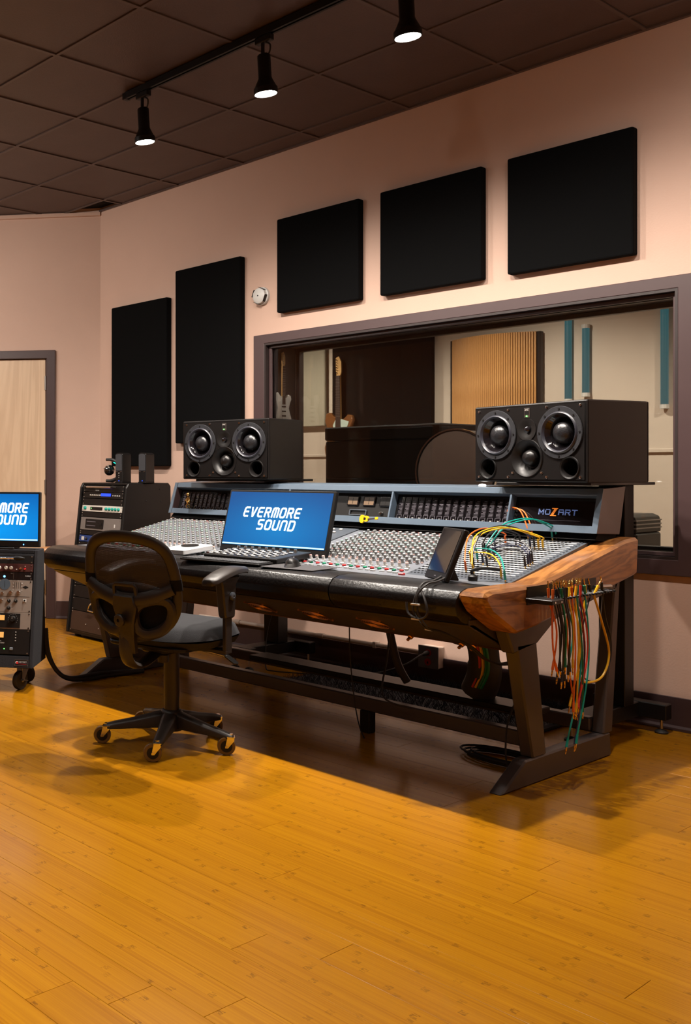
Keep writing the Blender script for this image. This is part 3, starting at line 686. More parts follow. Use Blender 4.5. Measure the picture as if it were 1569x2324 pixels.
# armrest pads
rest = [(-1.40, .742), (-1.58, .752), (-1.64, .750), (-1.675, .740), (-1.70, .715), (-1.706, .685), (-1.695, .655), (-1.668, .632), (-1.625, .618), (-1.45, .64)]
xs = [-4.358, -3.98, -2.45, -1.907]
for a, b in zip(xs[:-1], xs[1:]):
    m = MB(); m.prism(rest, 'x', a+.0015, b-.0015); cpart(m, 'armrest_pad', M['leather'], bevel=.005, smooth=True, seg=2)
m = MB(); m.prism([(-1.628, .616), (-1.60, .60), (-1.36, .498), (-1.352, .505), (-1.595, .615)], 'x', XL, XR); cpart(m, 'trim_strip', M['bronze'])
# fan guards on the sloping under-panel
sl2 = math.atan2(.502-.612, .257)
for fx in (-2.985, -2.68, -2.385):
    P0 = TR(fx, -1.487, .5535) @ RX(sl2)     # local z is the panel normal, guard faces down
    f = bpy.data.objects.new('fan_guard', MB(P0).lathe([(.006, 0), (.006, -.004)], (0, 0, 0), (0, 0, 1), 10).mesh('fan_hub', M['grille'])); COL.objects.link(f); f.parent = con; f.location = -Vector(con.location)
    for r in (.018, .028, .038, .047, .055):
        m = MB(P0); m.tube([(r*math.cos(k*PI/16), r*math.sin(k*PI/16), -.006) for k in range(32)], .0017, 5, closed=True); o = m.build('ring', M['grille'], f, smooth=True)
    for a in (PI/4, 3*PI/4, 5*PI/4, 7*PI/4):
        m = MB(P0); m.cyl((.006*math.cos(a), .006*math.sin(a), -.004), (.074*math.cos(a), .074*math.sin(a), -.005), .0018, n=6); m.lathe([(.005, -.008), (.005, 0)], (.074*math.cos(a), .074*math.sin(a), 0), n=10); m.build('spoke', M['grille'], f)
# thumbscrews on the lip
for x in (-2.30, -2.08, -2.03): 
    m = MB(); m.lathe([(.010, 0), (.010, .012), (.006, .014), (.006, .03)], (x, -1.368, .50), (0, -.9, -.45), 12); cpart(m, 'thumbscrew', M['grille'], smooth=True)
# control surface
def surf(x0, x1, y0, y1, lift=.0, th=.02):
    return MB().prism([(y0, zs(y0)+lift), (y1, zs(y1)+lift), (y1, zs(y1)+lift-th), (y0, zs(y0)+lift-th)], 'x', x0, x1)
cpart(surf(XL, -3.45, -1.35, -.60), 'channel_panel', M['slate2'])
cpart(surf(-3.449, -2.951, -1.35, -.60), 'master_panel', M['slate2'])
cpart(surf(-2.95, -2.34, -1.35, -.60), 'channel_panel', M['slate2'])
cpart(surf(-2.339, XR, -1.36, -.60), 'patch_panel', M['slate'])
m = MB(); m.box(XL, XR, -1.46, -1.35, .715, .7465); cpart(m, 'fader_panel', M['slate2'])
m = surf(-3.445, -3.0, -1.30, -.72, .006, .006); cpart(m, 'master_overlay', M['slate'], bevel=.002)
# knobs
def knobmesh(cap):
    m = MB(); m.lathe([(.0084, 0), (.0080, .005), (.0066, .0056), (.0063, .0182)], n=8); m.cur = 1; m.lathe([(.0063, .0183), (.0056, .020), (0, .020)], n=8)
    me = m.mesh('knob', [M['knob'], M[cap]]); return me
KM = {c: knobmesh(c) for c in ('knobcap', 'knobgreen', 'knobpink')}
bigk = MB(); bigk.lathe([(.0095, 0), (.0090, .007), (.0072, .0075), (.0066, .021)], n=8); bigk.cur = 1; bigk.lathe([(.0067, .0211), (.0058, .0235), (0, .0235)], n=8); bigk = bigk.mesh('knob', [M['white'], M['knobpink']])
btn = {k: MB().box(-.0075, .0075, -.006, .006, 0, .007).mesh('button', M[k], bevel=.0015) for k in ('red', 'green', 'white')}
sw = {k: MB().box(-.0045, .0045, -.0035, .0035, 0, .006).mesh('switch', M[k]) for k in ('white', 'red', 'knob')}
fcap = MB().box(-.009, .009, -.008, .008, 0, .009).mesh('fader_cap', M['white'], bevel=.002)
slotm = MB().box(-.0015, .0015, -.032, .032, 0, .0008).mesh('fader_slot', M['black'])
CO = Vector(con.location)
def put(name, me, x, y, lift=0): return inst(name, me, con, Vector((x, y, zs(y)+.0002+lift))-CO, (SL if y > -1.35 else 0, 0, 0))
PITCH = .0353
left = [-4.305+PITCH*(k+.5) for k in range(24)]; right = [-2.925+PITCH*(k+.5) for k in range(16)]
rest_knobs = MB()
def stuffknob(x, y, cap):
    p = rest_knobs; p.M = TR(x, y, zs(y)+.0002) @ RX(SL); p.cur = 0; p.lathe([(.0084, 0), (.0066, .0056), (.0063, .0182)], n=6); p.cur = {'knobcap': 1, 'knobgreen': 2, 'knobpink': 3}[cap]; p.lathe([(.0063, .0183), (.0055, .020), (0, .020)], n=6)
rows = [-1.205+.0345*r for r in range(13)]
for r, y in enumerate(rows):
    cap = 'knobgreen' if r in (3, 6, 7, 10) else 'knobcap'
    for x in right: put('knob', KM[cap], x, y)
    for k, x in enumerate(left):
        if r < 1: put('knob', KM[cap], x, y)
        else: stuffknob(x, y, cap)
o = bpy.data.objects.new('knob_field', rest_knobs.mesh('knob_field', [M['knob'], M['knobcap'], M['knobgreen'], M['knobpink']])); COL.objects.link(o); o.parent = con; o.location = -CO; o['kind'] = 'stuff'
swm = MB()
for k, x in enumerate(left+right):
    put('knob', bigk, x-.004, -1.270); 
    put('button', btn['red' if k % 2 else 'green'], x, -1.318); put('fader_cap', fcap, x, -1.352-.012*(k % 3 == 0))
    put('button', btn['white'], x+.008, -1.295)
    put('fader_slot', slotm, x, -1.405)
    for j, y in enumerate((-.742, -.722)):
        swm.M = TR(x+.006*(j), y, zs(y)) @ RX(SL); swm.cur = (k+j) % 3; swm.box(-.009, .009, -.004, .004, 0, .005)
    for j in range(13):
        y = rows[j]+.017; swm.M = TR(x+.010, y, zs(y)) @ RX(SL); swm.cur = 0 if j % 3 else 1; swm.box(-.004, .004, -.003, .003, 0, .004)
o = bpy.data.objects.new('switch_field', swm.mesh('switch_field', [M['white'], M['knobpink'], M['knob']])); COL.objects.link(o); o.parent = con; o.location = -CO; o['kind'] = 'stuff'
# master section keys
for i in range(8):
    for j in range(9):
        x = -3.40+.046*i; y = -1.22+.055*j
        put('button', btn['white'] if (i*3+j) % 5 else btn['red'], x, y, .006)
o = put('button', btn['red'], -2.32, -1.405); o.scale = (1.6, 1.4, 1.4)
# strip line between faders and armrest
# patch bay rows
jk = MB()
for k in range(24): jk.lathe([(.0052, 0), (.0052, .0025), (.0026, .0025), (.0026, .0005)], (-.195+.0157*k, .0, 0), n=6)
jk = jk.mesh('jack_row', M['black'])
stripm = MB().box(-.2, .2, -.0042, .0042, 0, .0015).mesh('label_strip', M['paper'])
PX = -2.135
for r in range(22):
    y = -1.335+.0285*r
    inst('label_strip', stripm, con, Vector((PX, y, zs(y)+.0003))-CO, (SL, 0, 0))
    y += .0142; o = inst('jack_row', jk, con, Vector((PX, y, zs(y)+.0003))-CO, (SL, 0, 0)); o['kind'] = 'stuff'
bo = MB().lathe([(.0045, 0), (.0045, .003), (.002, .0035), (0, .0035)], n=6).mesh('bolt', M['slate'])
for r in range(26): y = -1.335+.0255*r; inst('bolt', bo, con, Vector((-1.922, y, zs(y)+.0003))-CO, (SL, 0, 0))
# meter bridge
BX0, BX1 = -4.352, -1.862
fb = [(-.752, .911), (-.692, 1.094)]                       # front face line, leaning back
def fpt(s, d): # point up the front face (s 0..1), pushed back by d
    ux, uz = fb[1][0]-fb[0][0], fb[1][1]-fb[0][1]; L = math.hypot(ux, uz); nx, nz = uz/L, -ux/L
    return (fb[0][0]+ux*s+nx*d, fb[0][1]+uz*s+nz*d)
TH = math.atan2(.06, .183)
m = MB()
m.prism([fpt(0, 0), fpt(.165, 0), fpt(.165, .075), (-.553, .905), (-.553, .902)], 'x', BX0, BX1); cpart(m, 'bridge_bottom_bar', M['bar'], bevel=.002)
m = MB(); m.prism([fpt(.845, 0), fpt(1, 0), (-.497, 1.101), (-.505, 1.075), fpt(.845, .075)], 'x', BX0, BX1); cpart(m, 'bridge_top_bar', M['bar'], bevel=.002)
for x0, x1 in ((BX0, BX0+.022), (BX1-.022, BX1)):
    m = MB(); m.prism([fpt(.0, -.0015), fpt(1, -.0015), (-.496, 1.1025), (-.552, .901)], 'x', x0 if x0 > -3 else x0-.001, x1+.001 if x0 > -3 else x1); cpart(m, 'bridge_end', [M['plum'] if x0 < -3 else M['plum']], bevel=.002)
for x0, x1 in ((BX0, BX0+.02), (BX1-.02, BX1)):
    m = MB(); m.prism([fpt(.0, -.004), fpt(1, -.004), fpt(1, .0), fpt(0, .0)], 'x', x0-.001, x1+.001); cpart(m, 'bridge_end_trim', M['bar'])
m = MB(); m.prism([fpt(.1, .045), fpt(.95, .045), fpt(.95, .06), fpt(.1, .06)], 'x', BX0+.02, BX1-.02); cpart(m, 'bridge_backplate', M['black'])
m = MB(); m.prism([(-.745, .885), (-.72, .9105), (-.56, .9015), (-.56, .865)], 'x', BX0+.01, BX1-.01); cpart(m, 'bridge_foot', M['blackm'])
for x in (-3.465, -2.834, -2.243):
    m = MB(); m.prism([fpt(.16, 0), fpt(.85, 0), fpt(.85, .045), fpt(.16, .045)], 'x', x-.0045, x+.0045); cpart(m, 'bridge_divider', M['bar'], bevel=.001)
# meters: plate with segments and numbered box
Rf = RX(-TH)
def fplace(x, s, d): yz = fpt(s, d); return Vector((x, yz[0], yz[1]))-CO
platem = MB().box(-.0155, .0155, -.003, 0, 0, .118).mesh('meter_plate', M['glassblk'])
segm = MB()
for k in range(12): segm.box(-.0095 if k % 4 != 3 else -.003, .0095, -.0042, -.003, .034+k*.0063, .0359+k*.0063)
segm = segm.mesh('meter_segments', M['ledbar'])
boxm = MB().ring([(-.0125, .008), (.0125, .008), (.0125, .029), (-.0125, .029)], [(-.0112, .0093), (.0112, .0093), (.0112, .0277), (-.0112, .0277)], 'y', -.0042, -.003).mesh('number_box', M['ledbar'])
for k, x in enumerate(left+[v+.106 for v in right]):
    p = inst('meter', platem, con, fplace(x, .155, .042), (-TH, 0, 0))
    o = inst('meter_segments', segm, p); o['kind'] = 'stuff'
    inst('number_box', boxm, p)
    inst('number', textmesh(str(k+1), .009, M['white'], .0002), p, (.002, -.0036, .0135), (PI/2, 0, 0))
# centre of the bridge: VU windows, display slot
for x, mt in ((-3.08, 'maple'), (-2.985, 'maple'), (-2.89, 'blackm')):
    p = inst('vu_meter', MB().box(-.034, .034, -.004, 0, 0, .05).mesh('vu_meter', M['glassblk'], bevel=.001), con, fplace(x, .50, .042), (-TH, 0, 0))
    m = MB(); m.box(-.028, .028, -.0055, -.004, .005, .045); m.build('vu_window', mat('vu_card', (.13, .08, .045, 1), .4) if mt == 'maple' else M['black'], p)
    m = MB(); m.box(-.001, .001, -.0062, -.0055, .008, .04); m.build('needle', M['black'], p)
p = inst('display_slot', MB().ring(rrect(-.05, .05, 0, .03, .004), rrect(-.046, .046, .004, .026, .003), 'y', -.005, 0).mesh('display_slot', M['slate']), con, fplace(-3.04, .24, .042), (-TH, 0, 0))
p = inst('talkback_knob', MB().lathe([(.009, 0), (.008, .008), (0, .009)], d=(0, -1, 0), n=14).mesh('talkback_knob', M['chrome']), con, fplace(-2.905, .32, .042), (-TH, 0, 0))
# name plate
npm = MB().box(-.17, .17, -.003, 0, 0, .118).mesh('name_plate', M['glassblk'], bevel=.001)
npl = inst('name_plate', npm, con, fplace(-2.052, .155, .040), (-TH, 0, 0))
ROWS = {'M': [[(0,.2),(.8,1)], [(0,.35),(.65,1)], [(0,.2),(.3,.7),(.8,1)], [(0,.2),(.4,.6),(.8,1)], [(0,.2),(.8,1)]],
        'O': [[(.1,.9)], [(0,.2),(.8,1)], [(0,.2),(.8,1)], [(0,.2),(.8,1)], [(.1,.9)]],
        'A': [[(.1,.9)], [(0,.2),(.8,1)], [(0,1)], [(0,.2),(.8,1)], [(0,.2),(.8,1)]],
        'R': [[(0,.9)], [(0,.2),(.8,1)], [(0,.9)], [(0,.2),(.55,.8)], [(0,.2),(.75,1)]],
        'T': [[(0,1)], [(.4,.6)], [(.4,.6)], [(.4,.6)], [(.4,.6)]]}
m = MB(); x = -.078
bluelet = mat('badge_blue', (.16, .22, .42, 1), .35, emit=(.10, .16, .4, 1), estr=.25)
for ch in 'MOZART':
    wd = .023 if ch != 'Z' else .024
    if ch != 'Z':
        for r, sp in enumerate(ROWS[ch]):
            for a, b in sp: m.box(x+a*wd, x+b*wd, -.0045, -.0031, .079-r*.0052-.0036, .079-r*.0052)
    x += wd+.0045
m.build('badge_letters', bluelet, npl)
m = MB(); zx = -.078+2*.0275-.003
for dx in (-.004, 0, .004):
    m.add([(zx+dx+.003, -.0048, .049), (zx+dx+.006, -.0048, .049), (zx+dx+.023, -.0048, .084), (zx+dx+.020, -.0048, .084)], [(0, 1, 2, 3)])
m.box(zx+.004, zx+.028, -.0052, -.004, .0805, .084); m.box(zx-.001, zx+.024, -.0052, -.004, .049, .0525)
m.build('badge_letter_z', mat('badge_orange', (.7, .2, .02, 1), .35, emit=(.8, .2, .02, 1), estr=.35), npl)
MB().box(-.1, .1, -.0036, -.0031, .030, .0308).build('badge_line', M['ledbar'], npl)
# little white lamp on the bridge
t = thing('bridge_lamp', 'tiny lit white lamp on top of the console bridge', 'lamp', (-2.40, -.66, 1.0985)); MB().lathe([(.016, 0), (.016, .004), (.012, .008), (0, .009)], n=16).build('body', M['whiteled'], t)

# ================================================================== THINGS ON THE CONSOLE
def display(name, label, loc, rz, tilt, w_, h_, smat, tmat, texts, group='computer displays', stand=True, chin=.03):
    t = thing(name, label, 'monitor', loc, rz, group)
    Rt = RX(-tilt)
    m = MB(Rt); m.box(-w_/2, w_/2, 0, .028, -chin, h_); m.build('housing', M['black'], t, bevel=.004)
    sc = MB(Rt); sc.box(-w_/2+.011, w_/2-.011, -.0015, .0, .004, h_-.011); sc = sc.build('screen', smat, t)
    m = MB(Rt)
    for tx, x, z, h, wd, st in texts: logo(m, tx, x, z, h, wd, -.003, st)
    m.build('screen_logo', tmat, sc)
    m = MB(Rt); m.box(-w_/2+.013, w_/2-.013, -.0024, -.0016, .006, .0125); m.build('taskbar', M['taskbar'], sc)
    if stand:
        m = MB(); m.prism([(.04, -chin-.02), (.075, -chin-.02), (.10, h_*.4), (.06, h_*.4)], 'x', -.05, .05); m.build('stand_neck', M['black'], t, bevel=.004)
        m = MB(); m.box(-.11, .11, -.02, .10, -chin-.012, -chin-.002); m.build('stand_foot', M['black'], t, bevel=.003)
    return t
mz = zs(-1.25)
d1 = display('computer_monitor', 'blue screen reading EVERMORE SOUND standing on the middle of the console', (-3.12, -1.262, .80), .088, .297, .605, .285,
        screenmat('screen_blue', .02, .17, .95), M['txt'], [('EVERMORE', -.190, .150, .044, .0265, .0090), ('SOUND', -.098, .088, .044, .0285, .0090)], stand=False)
m = MB(); m.box(-.13, .13, .03, .12, -.045, -.028); m.build('stand_foot', M['black'], d1, bevel=.003)
m = MB(); m.prism([(.05, -.03), (.075, -.03), (.10, .12), (.07, .12)], 'x', -.04, .04); m.build('stand_neck', M['black'], d1, bevel=.003)
# DAW control surface
t = thing('control_surface', 'black desktop control surface with silver buttons in front of the monitor', 'controller', (-3.072, -1.415, .768), .092)
MB().prism([(-.135, -.012), (-.135, .010), (.135, .026), (.135, -.0)], 'x', -.205, .205).build('body', M['black'], t, bevel=.003)
kb = MB().box(-.009, .009, -.006, .006, 0, .004).mesh('key', M['white'], bevel=.001)
kn2 = MB().lathe([(.008, 0), (.007, .012), (0, .013)], n=10).mesh('encoder', M['steel'])
at = math.atan2(.016, .27)
for i in range(9):
    x = -.18+.04*i
    for j in range(6):
        y = -.11+.034*j; inst('key', kb, t, (x+(.006 if j % 2 else 0), y, .0105+(y+.135)/.27*.016), (at, 0, 0))
    inst('encoder', kn2, t, (x, .105, .0248), (at, 0, 0))
# keyboard
t = thing('computer_keyboard', 'slim black keyboard lying on the armrest in front of the control surface', 'keyboard', (-3.085, -1.612, .7535), .10)
MB().box(-.222, .222, -.055, .055, 0, .009).build('body', M['black'], t, bevel=.003)
key = MB().box(-.0072, .0072, -.0072, .0072, 0, .004).mesh('key', mat('key_cap', (.05, .05, .052, 1), .5), bevel=.001)
spk = MB().box(-.05, .05, -.0072, .0072, 0, .004).mesh('key', bpy.data.materials['key_cap'], bevel=.001)
for j in range(5):
    for i in range(24):
        if j == 0 and 5 <= i <= 10:
            continue
        inst('key', key, t, (-.207+.018*i, -.038+.019*j, .0092))
inst('key', spk, t, (-.072, -.038, .0092))
# mouse and pad
mp_ = MB(); mp_.prism(rrect(-.13, .13, -.1, .1, .012), 'z', 0, .003); mp_ = mp_.build('mouse_pad', M['pad'], loc=(-2.725, -1.545, .7532), rot=(0, 0, .1), bevel=.001); tag(mp_, 'thin dark mouse pad on the armrest right of the keyboard', 'mouse pad')
t = thing('computer_mouse', 'black computer mouse on the pad right of the keyboard', 'mouse', (-2.765, -1.535, .7565), .5)
def mouse(u, v):
    a = 2*PI*u; r = math.sin(v*PI/2); return (.031*r*math.cos(a), .056*r*math.sin(a), .036*math.cos(v*PI/2)**.8*(1-.25*math.sin(a)*r))
m = MB(); m.grid(mouse, 25, 9); m.lathe([(.0305, 0), (.0305, .002)], n=24); m.v = [(x, y*(1 if z > .0021 else 1.8), z) for x, y, z in m.v]; m.build('shell', M['black'], t, smooth=True)
MB().lathe([(.007, -.003), (.007, .003)], (0, .03, .030), (1, 0, 0), 14).build('scroll_wheel', M['rubber'], t)
MB().tube(smoothpath([(0, .054, .008), (.02, .09, .006), (.06, .12, .012), (.08, .16, .02)]), .0018, 6).build('cable', M['rubber'], t, smooth=True)
# pale flat unit left of the control surface
t = thing('desktop_box', 'flat pale grey box with a dark wheel lying left of the keyboard', 'box', (-3.52, -1.42, .766), .06)
MB().prism([(-.11, -.012), (-.11, .014), (.11, .03), (.11, .002)], 'x', -.075, .075).build('body', M['paper'], t, bevel=.004)
m = MB(TR(0, .02, .0245) @ RX(.07)); m.lathe([(.045, 0), (.045, .004), (.03, .006), (0, .006)], n=24); m.build('wheel', M['black'], t, smooth=True)
# small dark screen leaning at the right
t = thing('small_display', 'small dark portrait display leaning back on the armrest beside the patch bay', 'monitor', (-2.11, -1.515, .757), -.62)
Rt = RX(-.38)
MB(Rt).box(-.092, .092, 0, .02, 0, .208).build('housing', M['black'], t, bevel=.003)
MB(Rt).box(-.078, .078, -.0015, 0, .032, .198).build('screen', M['glassblk'], t)
MB(Rt).box(-.008, .008, -.0012, 0, .012, .016).build('logo', M['ledbar'], t)
MB().prism([(.03, 0), (.08, -.004), (.082, .0), (.045, .09), (.035, .09)], 'x', -.03, .03).build('prop', M['black'], t)
# its cables, tied and hanging over the armrest
cb = thing('display_cables', 'pair of tied black cables hanging from the small display over the armrest', 'cable', (-2.02, -1.6, .76))
pts = [(-2.09, -1.43, .80), (-2.07, -1.52, .775), (-2.05, -1.62, .762), (-2.045, -1.69, .758), (-2.05, -1.722, .72), (-2.06, -1.728, .67), (-2.05, -1.725, .64), (-2.03, -1.70, .60), (-2.02, -1.60, .575), (-2.0, -1.47, .515), (-1.98, -1.38, .455), (-1.97, -1.25, .43), (-1.96, -1.1, .47)]
for dx in (0, .02): MB().tube(smoothpath([(x+dx*(1 if i % 4 else .3), y-.001*i*(dx > 0), z) for i, (x, y, z) in enumerate(pts)]), .0042, 6).build('cable', M['rubber'], cb, world=True, smooth=True)
MB().tube(smoothpath([(-2.045, -1.71, .745), (-2.01, -1.73, .70), (-2.0, -1.735, .655), (-2.03, -1.735, .635), (-2.075, -1.735, .65), (-2.085, -1.73, .69)]), .0042, 6).build('loop', M['rubber'], cb, world=True, smooth=True)
for z, y in ((.685, -1.735), (.632, -1.732), (.585, -1.645)): MB().box(-2.062, -2.03, y-.006, y+.006, z-.003, z+.003).build('tie', M['white'], cb, world=True)
t = thing('gooseneck_clip', 'small black clip arm on the surface beside the dark display', 'clip', (-2.035, -1.375, .752))
MB().lathe([(.018, -.003), (.018, .012), (.008, .02)], n=14).build('base', M['black'], t, smooth=True)
MB().tube(smoothpath([(0, 0, .018), (.0, 0, .035), (.04, .02, .045), (.08, .05, .04)]), .006, 8).build('arm', M['black'], t, smooth=True)
# toy guitar stuck on the bridge, and small bronze figure
t = thing('toy_guitar', 'tiny yellow toy guitar on the lower bar of the console bridge', 'toy', (-2.915, -.766, .928), 0); t.rotation_euler = (-.2, 0, 0)
m = MB(); m.prism([(-.045+.014*math.cos(a*PI/8)*1.0, .0+.021*math.sin(a*PI/8)) for a in range(16)], 'y', -.008, .0); m.prism([(-.022+.016*math.cos(a*PI/8), .015*math.sin(a*PI/8)+.002) for a in range(16)], 'y', -.008, .0); m.build('body', M['yellowp'], t)
MB().lathe([(.006, 0), (.006, .0015)], (-.028, -.008, .002), (0, -1, 0), 12).build('sound_hole', M['black'], t)
MB(RY(-.12)).box(-.01, .03, -.010, -.004, -.002, .004).build('neck', M['rosew'], t); MB(RY(-.12)).box(.03, .046, -.010, -.004, -.005, .007).build('headstock', M['yellowp'], t, bevel=.001)
t = thing('figurine', 'small bronze wire figure standing at the left end of the console bridge', 'figurine', (-4.225, -.712, .9415), 0); t.rotation_euler = (0, 0, 0)
m = MB(); m.sphere((0, 0, .083), .012, 10, 8); m.tube([(0, 0, .07), (.002, 0, .045), (0, .0, .03)], [.006, .011, .009], 8); m.build('body', M['brass'], t, smooth=True)
for s in (-1, 1): MB().tube([(.004*s, 0, .032), (.014*s, -.006, .016), (.008*s, 0, .002)], .004, 6).build('leg', M['brass'], t, smooth=True)
MB().tube([(-.008, 0, .062), (-.018, -.008, .045), (.006, -.014, .04)], .003, 6).build('arm', M['brass'], t, smooth=True); MB().tube([(.008, 0, .062), (.018, -.008, .05), (.004, -.014, .03)], .003, 6).build('arm', M['brass'], t, smooth=True)
MB().tube(smoothpath([(.0, -.012, .058), (.004, -.016, .04), (.012, -.018, .024), (.018, -.016, .034)]), [.0015]*6+[.003]*6+[.006]*7, 6).build('horn', M['brass'], t, smooth=True)

# ------------------------------------------------------------------ patch cables
def plugparts(root, p, d, colm, L=.030, r=.0042):
    """sleeve and tip along d (unit, towards the tip)"""
    p = Vector(p); d = Vector(d).normalized()
    s = MB().cyl(p, p+d*L, r*.85, r, n=8).build('plug', colm, root, world=True, smooth=True)
    MB().lathe([(r*.55, 0), (r*.55, .016), (r*.38, .017), (r*.55, .020), (r*.3, .024)], p+d*L, d, 6).build('tip', M['brass'], s, smooth=True).location = (0, 0, 0)
def patched(colr, a, b, h, side=(0, 0), lab=''):
    """patch cord with both plugs in the bay: (x,y) ends, arch height h"""
    A_ = Vector((a[0], a[1], zs(a[1]))); B_ = Vector((b[0], b[1], zs(b[1]))); up = Vector((0, -math.sin(SL), math.cos(SL)))
    t = thing('patch_cable', lab, 'patch cable', A_, group='patch cords plugged into the bay')
    a1 = A_+up*.042; b1 = B_+up*.042; mid = (a1+b1)/2+Vector((side[0], side[1], h))
    pts = smoothpath([a1, a1+up*.014, a1.lerp(mid, .5)+Vector((side[0]*.25, side[1]*.25, h*.35)), mid, b1.lerp(mid, .5)+Vector((side[0]*.25, side[1]*.25, h*.35)), b1+up*.014, b1], 5)
    MB().tube(pts, .0028, 7).build('cord', CABLE[colr], t, world=True, smooth=True)
    for p in (A_, B_):
        MB().cyl(p+up*.012, p+up*.046, .0046, .0040, n=8).build('plug', CABLE[colr], t, world=True, smooth=True)
        MB().cyl(p+up*.0005, p+up*.012, .0030, n=6).build('collar', M['brass'], t, world=True)
PC = [('orange', (-2.300, -.660), (-2.150, -.735), .085, (0, 0), 'orange patch cord arching tallest at the back left of the patch bay'),
 ('orange', (-2.286, -.652), (-2.136, -.728), .078, (0, 0), 'orange patch cord just beside the tallest orange arch'),
 ('teal', (-2.16, -1.04), (-2.047, -.735), .08, (-.02, 0), 'teal patch cord reaching the farthest right of the back row'),
 ('teal', (-2.14, -1.055), (-2.037, -.722), .075, (-.02, 0), 'second teal patch cord beside the farthest right one'),
 ('yellow', (-2.076, -1.296), (-2.031, -.881), .085, (-.09, 0), 'yellow patch cord running from the front left to the middle right'),
 ('yellow', (-2.17, -1.15), (-2.013, -.882), .07, (-.05, 0), 'yellow patch cord ending beside the other at middle right'),
 ('yellow', (-2.15, -1.17), (-1.961, -1.302), .03, (0, .03), 'yellow patch cord ending beside the teal plug at the front'),
 ('teal', (-2.165, -1.11), (-1.925, -1.34), .035, (0, .04), 'teal patch cord ending at the front edge of the bay'),
 ('orange', (-2.126, -1.263), (-2.181, -.861), .07, (-.05, 0), 'thin orange patch cord behind the dark small display'),
 ('black', (-2.081, -1.186), (-1.946, -1.153), .035, (0, .05), 'black patch cord, front one of the four landing near the right border'),
 ('navy', (-2.118, -1.152), (-1.950, -1.122), .04, (0, .05), 'navy patch cord, second of the four landing near the right border'),
 ('navy', (-2.106, -1.086), (-1.951, -1.104), .04, (0, .03), 'navy patch cord, third of the four landing near the right border'),
 ('black', (-2.141, -1.064), (-1.952, -1.086), .045, (0, .03), 'black patch cord, rear one of the four landing near the right border'),
 ('black', (-2.19, -1.02), (-2.134, -.866), .04, (-.02, 0), 'black patch cord at the left among the middle row'),
 ('black', (-2.20, -.99), (-2.118, -.862), .045, (-.02, 0), 'black patch cord beside the left one in the middle row'),
 ('navy', (-2.16, -.98), (-2.065, -.882), .06, (-.02, .0), 'navy patch cord in the middle row under the yellow arches'),
 ('black', (-2.13, -1.20), (-2.048, -.881), .085, (-.05, .0), 'long black patch cord under the yellow arches')]
for c in PC: patched(*c[:5], lab=c[5])
# bracket on the right cheek
br = thing('cable_bracket', 'black slotted cable bracket screwed to the right oak cheek', 'bracket', (-1.797, -1.16, .70))
MB().box(-1.799, -1.796, -1.43, -.905, .685, .75).build('back_plate', M['black'], br, world=True)
MB().box(-1.796, -1.70, -1.445, -1.36, .695, .712).build('front_block', M['black'], br, world=True, bevel=.002)
for k in range(19):
    y = -1.355+.0245*k; MB().box(-1.796, -1.722, y, y+.009, .702, .710).build('tooth', M['black'], br, world=True, bevel=.001)
for y in (-1.425, -1.38): MB().lathe([(.004, 0), (.004, .002)], (-1.70, y, .7035), (1, 0, 0), 8).build('screw', M['chrome'], br, world=True)
MB().tube([(-1.76, -1.0, .722), (-1.74, -.91, .722)], .008).build('spare_rod', M['steel'], br, world=True)
def hang(colr, y, zend, yend, x, lab, drift=0., tilt=0., grp='patch cords hanging on the bracket'):
    top = Vector((x, y, .712)); t = thing('patch_cable', lab, 'patch cable', top, group=grp)
    d = Vector((random.uniform(-.15, .15), random.uniform(-.35, .25), 1)).normalized()
    end = Vector((x+.005, yend, zend+.055)); z0, z1 = .70, end.z
    pts = [top+d*.004, (x, y, z0)]+[(x+.012*math.sin(f*3), y+(yend-y)*f+drift*math.sin(f*PI), z0+(z1-z0)*f) for f in (.25, .5, .75)]+[end]
    MB().tube(smoothpath(pts, 5), .0030, 7).build('cord', CABLE[colr], t, world=True, smooth=True)
    for p, dd in ((top, d), (end, Vector((0, tilt, -1)))):
        p = Vector(p); dd = dd.normalized(); s = MB().cyl(p, p+dd*.034, .0042, .0050, n=8).build('plug', CABLE[colr], t, world=True, smooth=True)
        MB().lathe([(.0030, 0), (.0030, .013), (.0022, .014), (.0030, .0155), (.0030, .019), (.0022, .02), (.0026, .023), (.0012, .026)], p+dd*.034, dd, 6).build('tip', M['brass'], t, world=True, smooth=True)
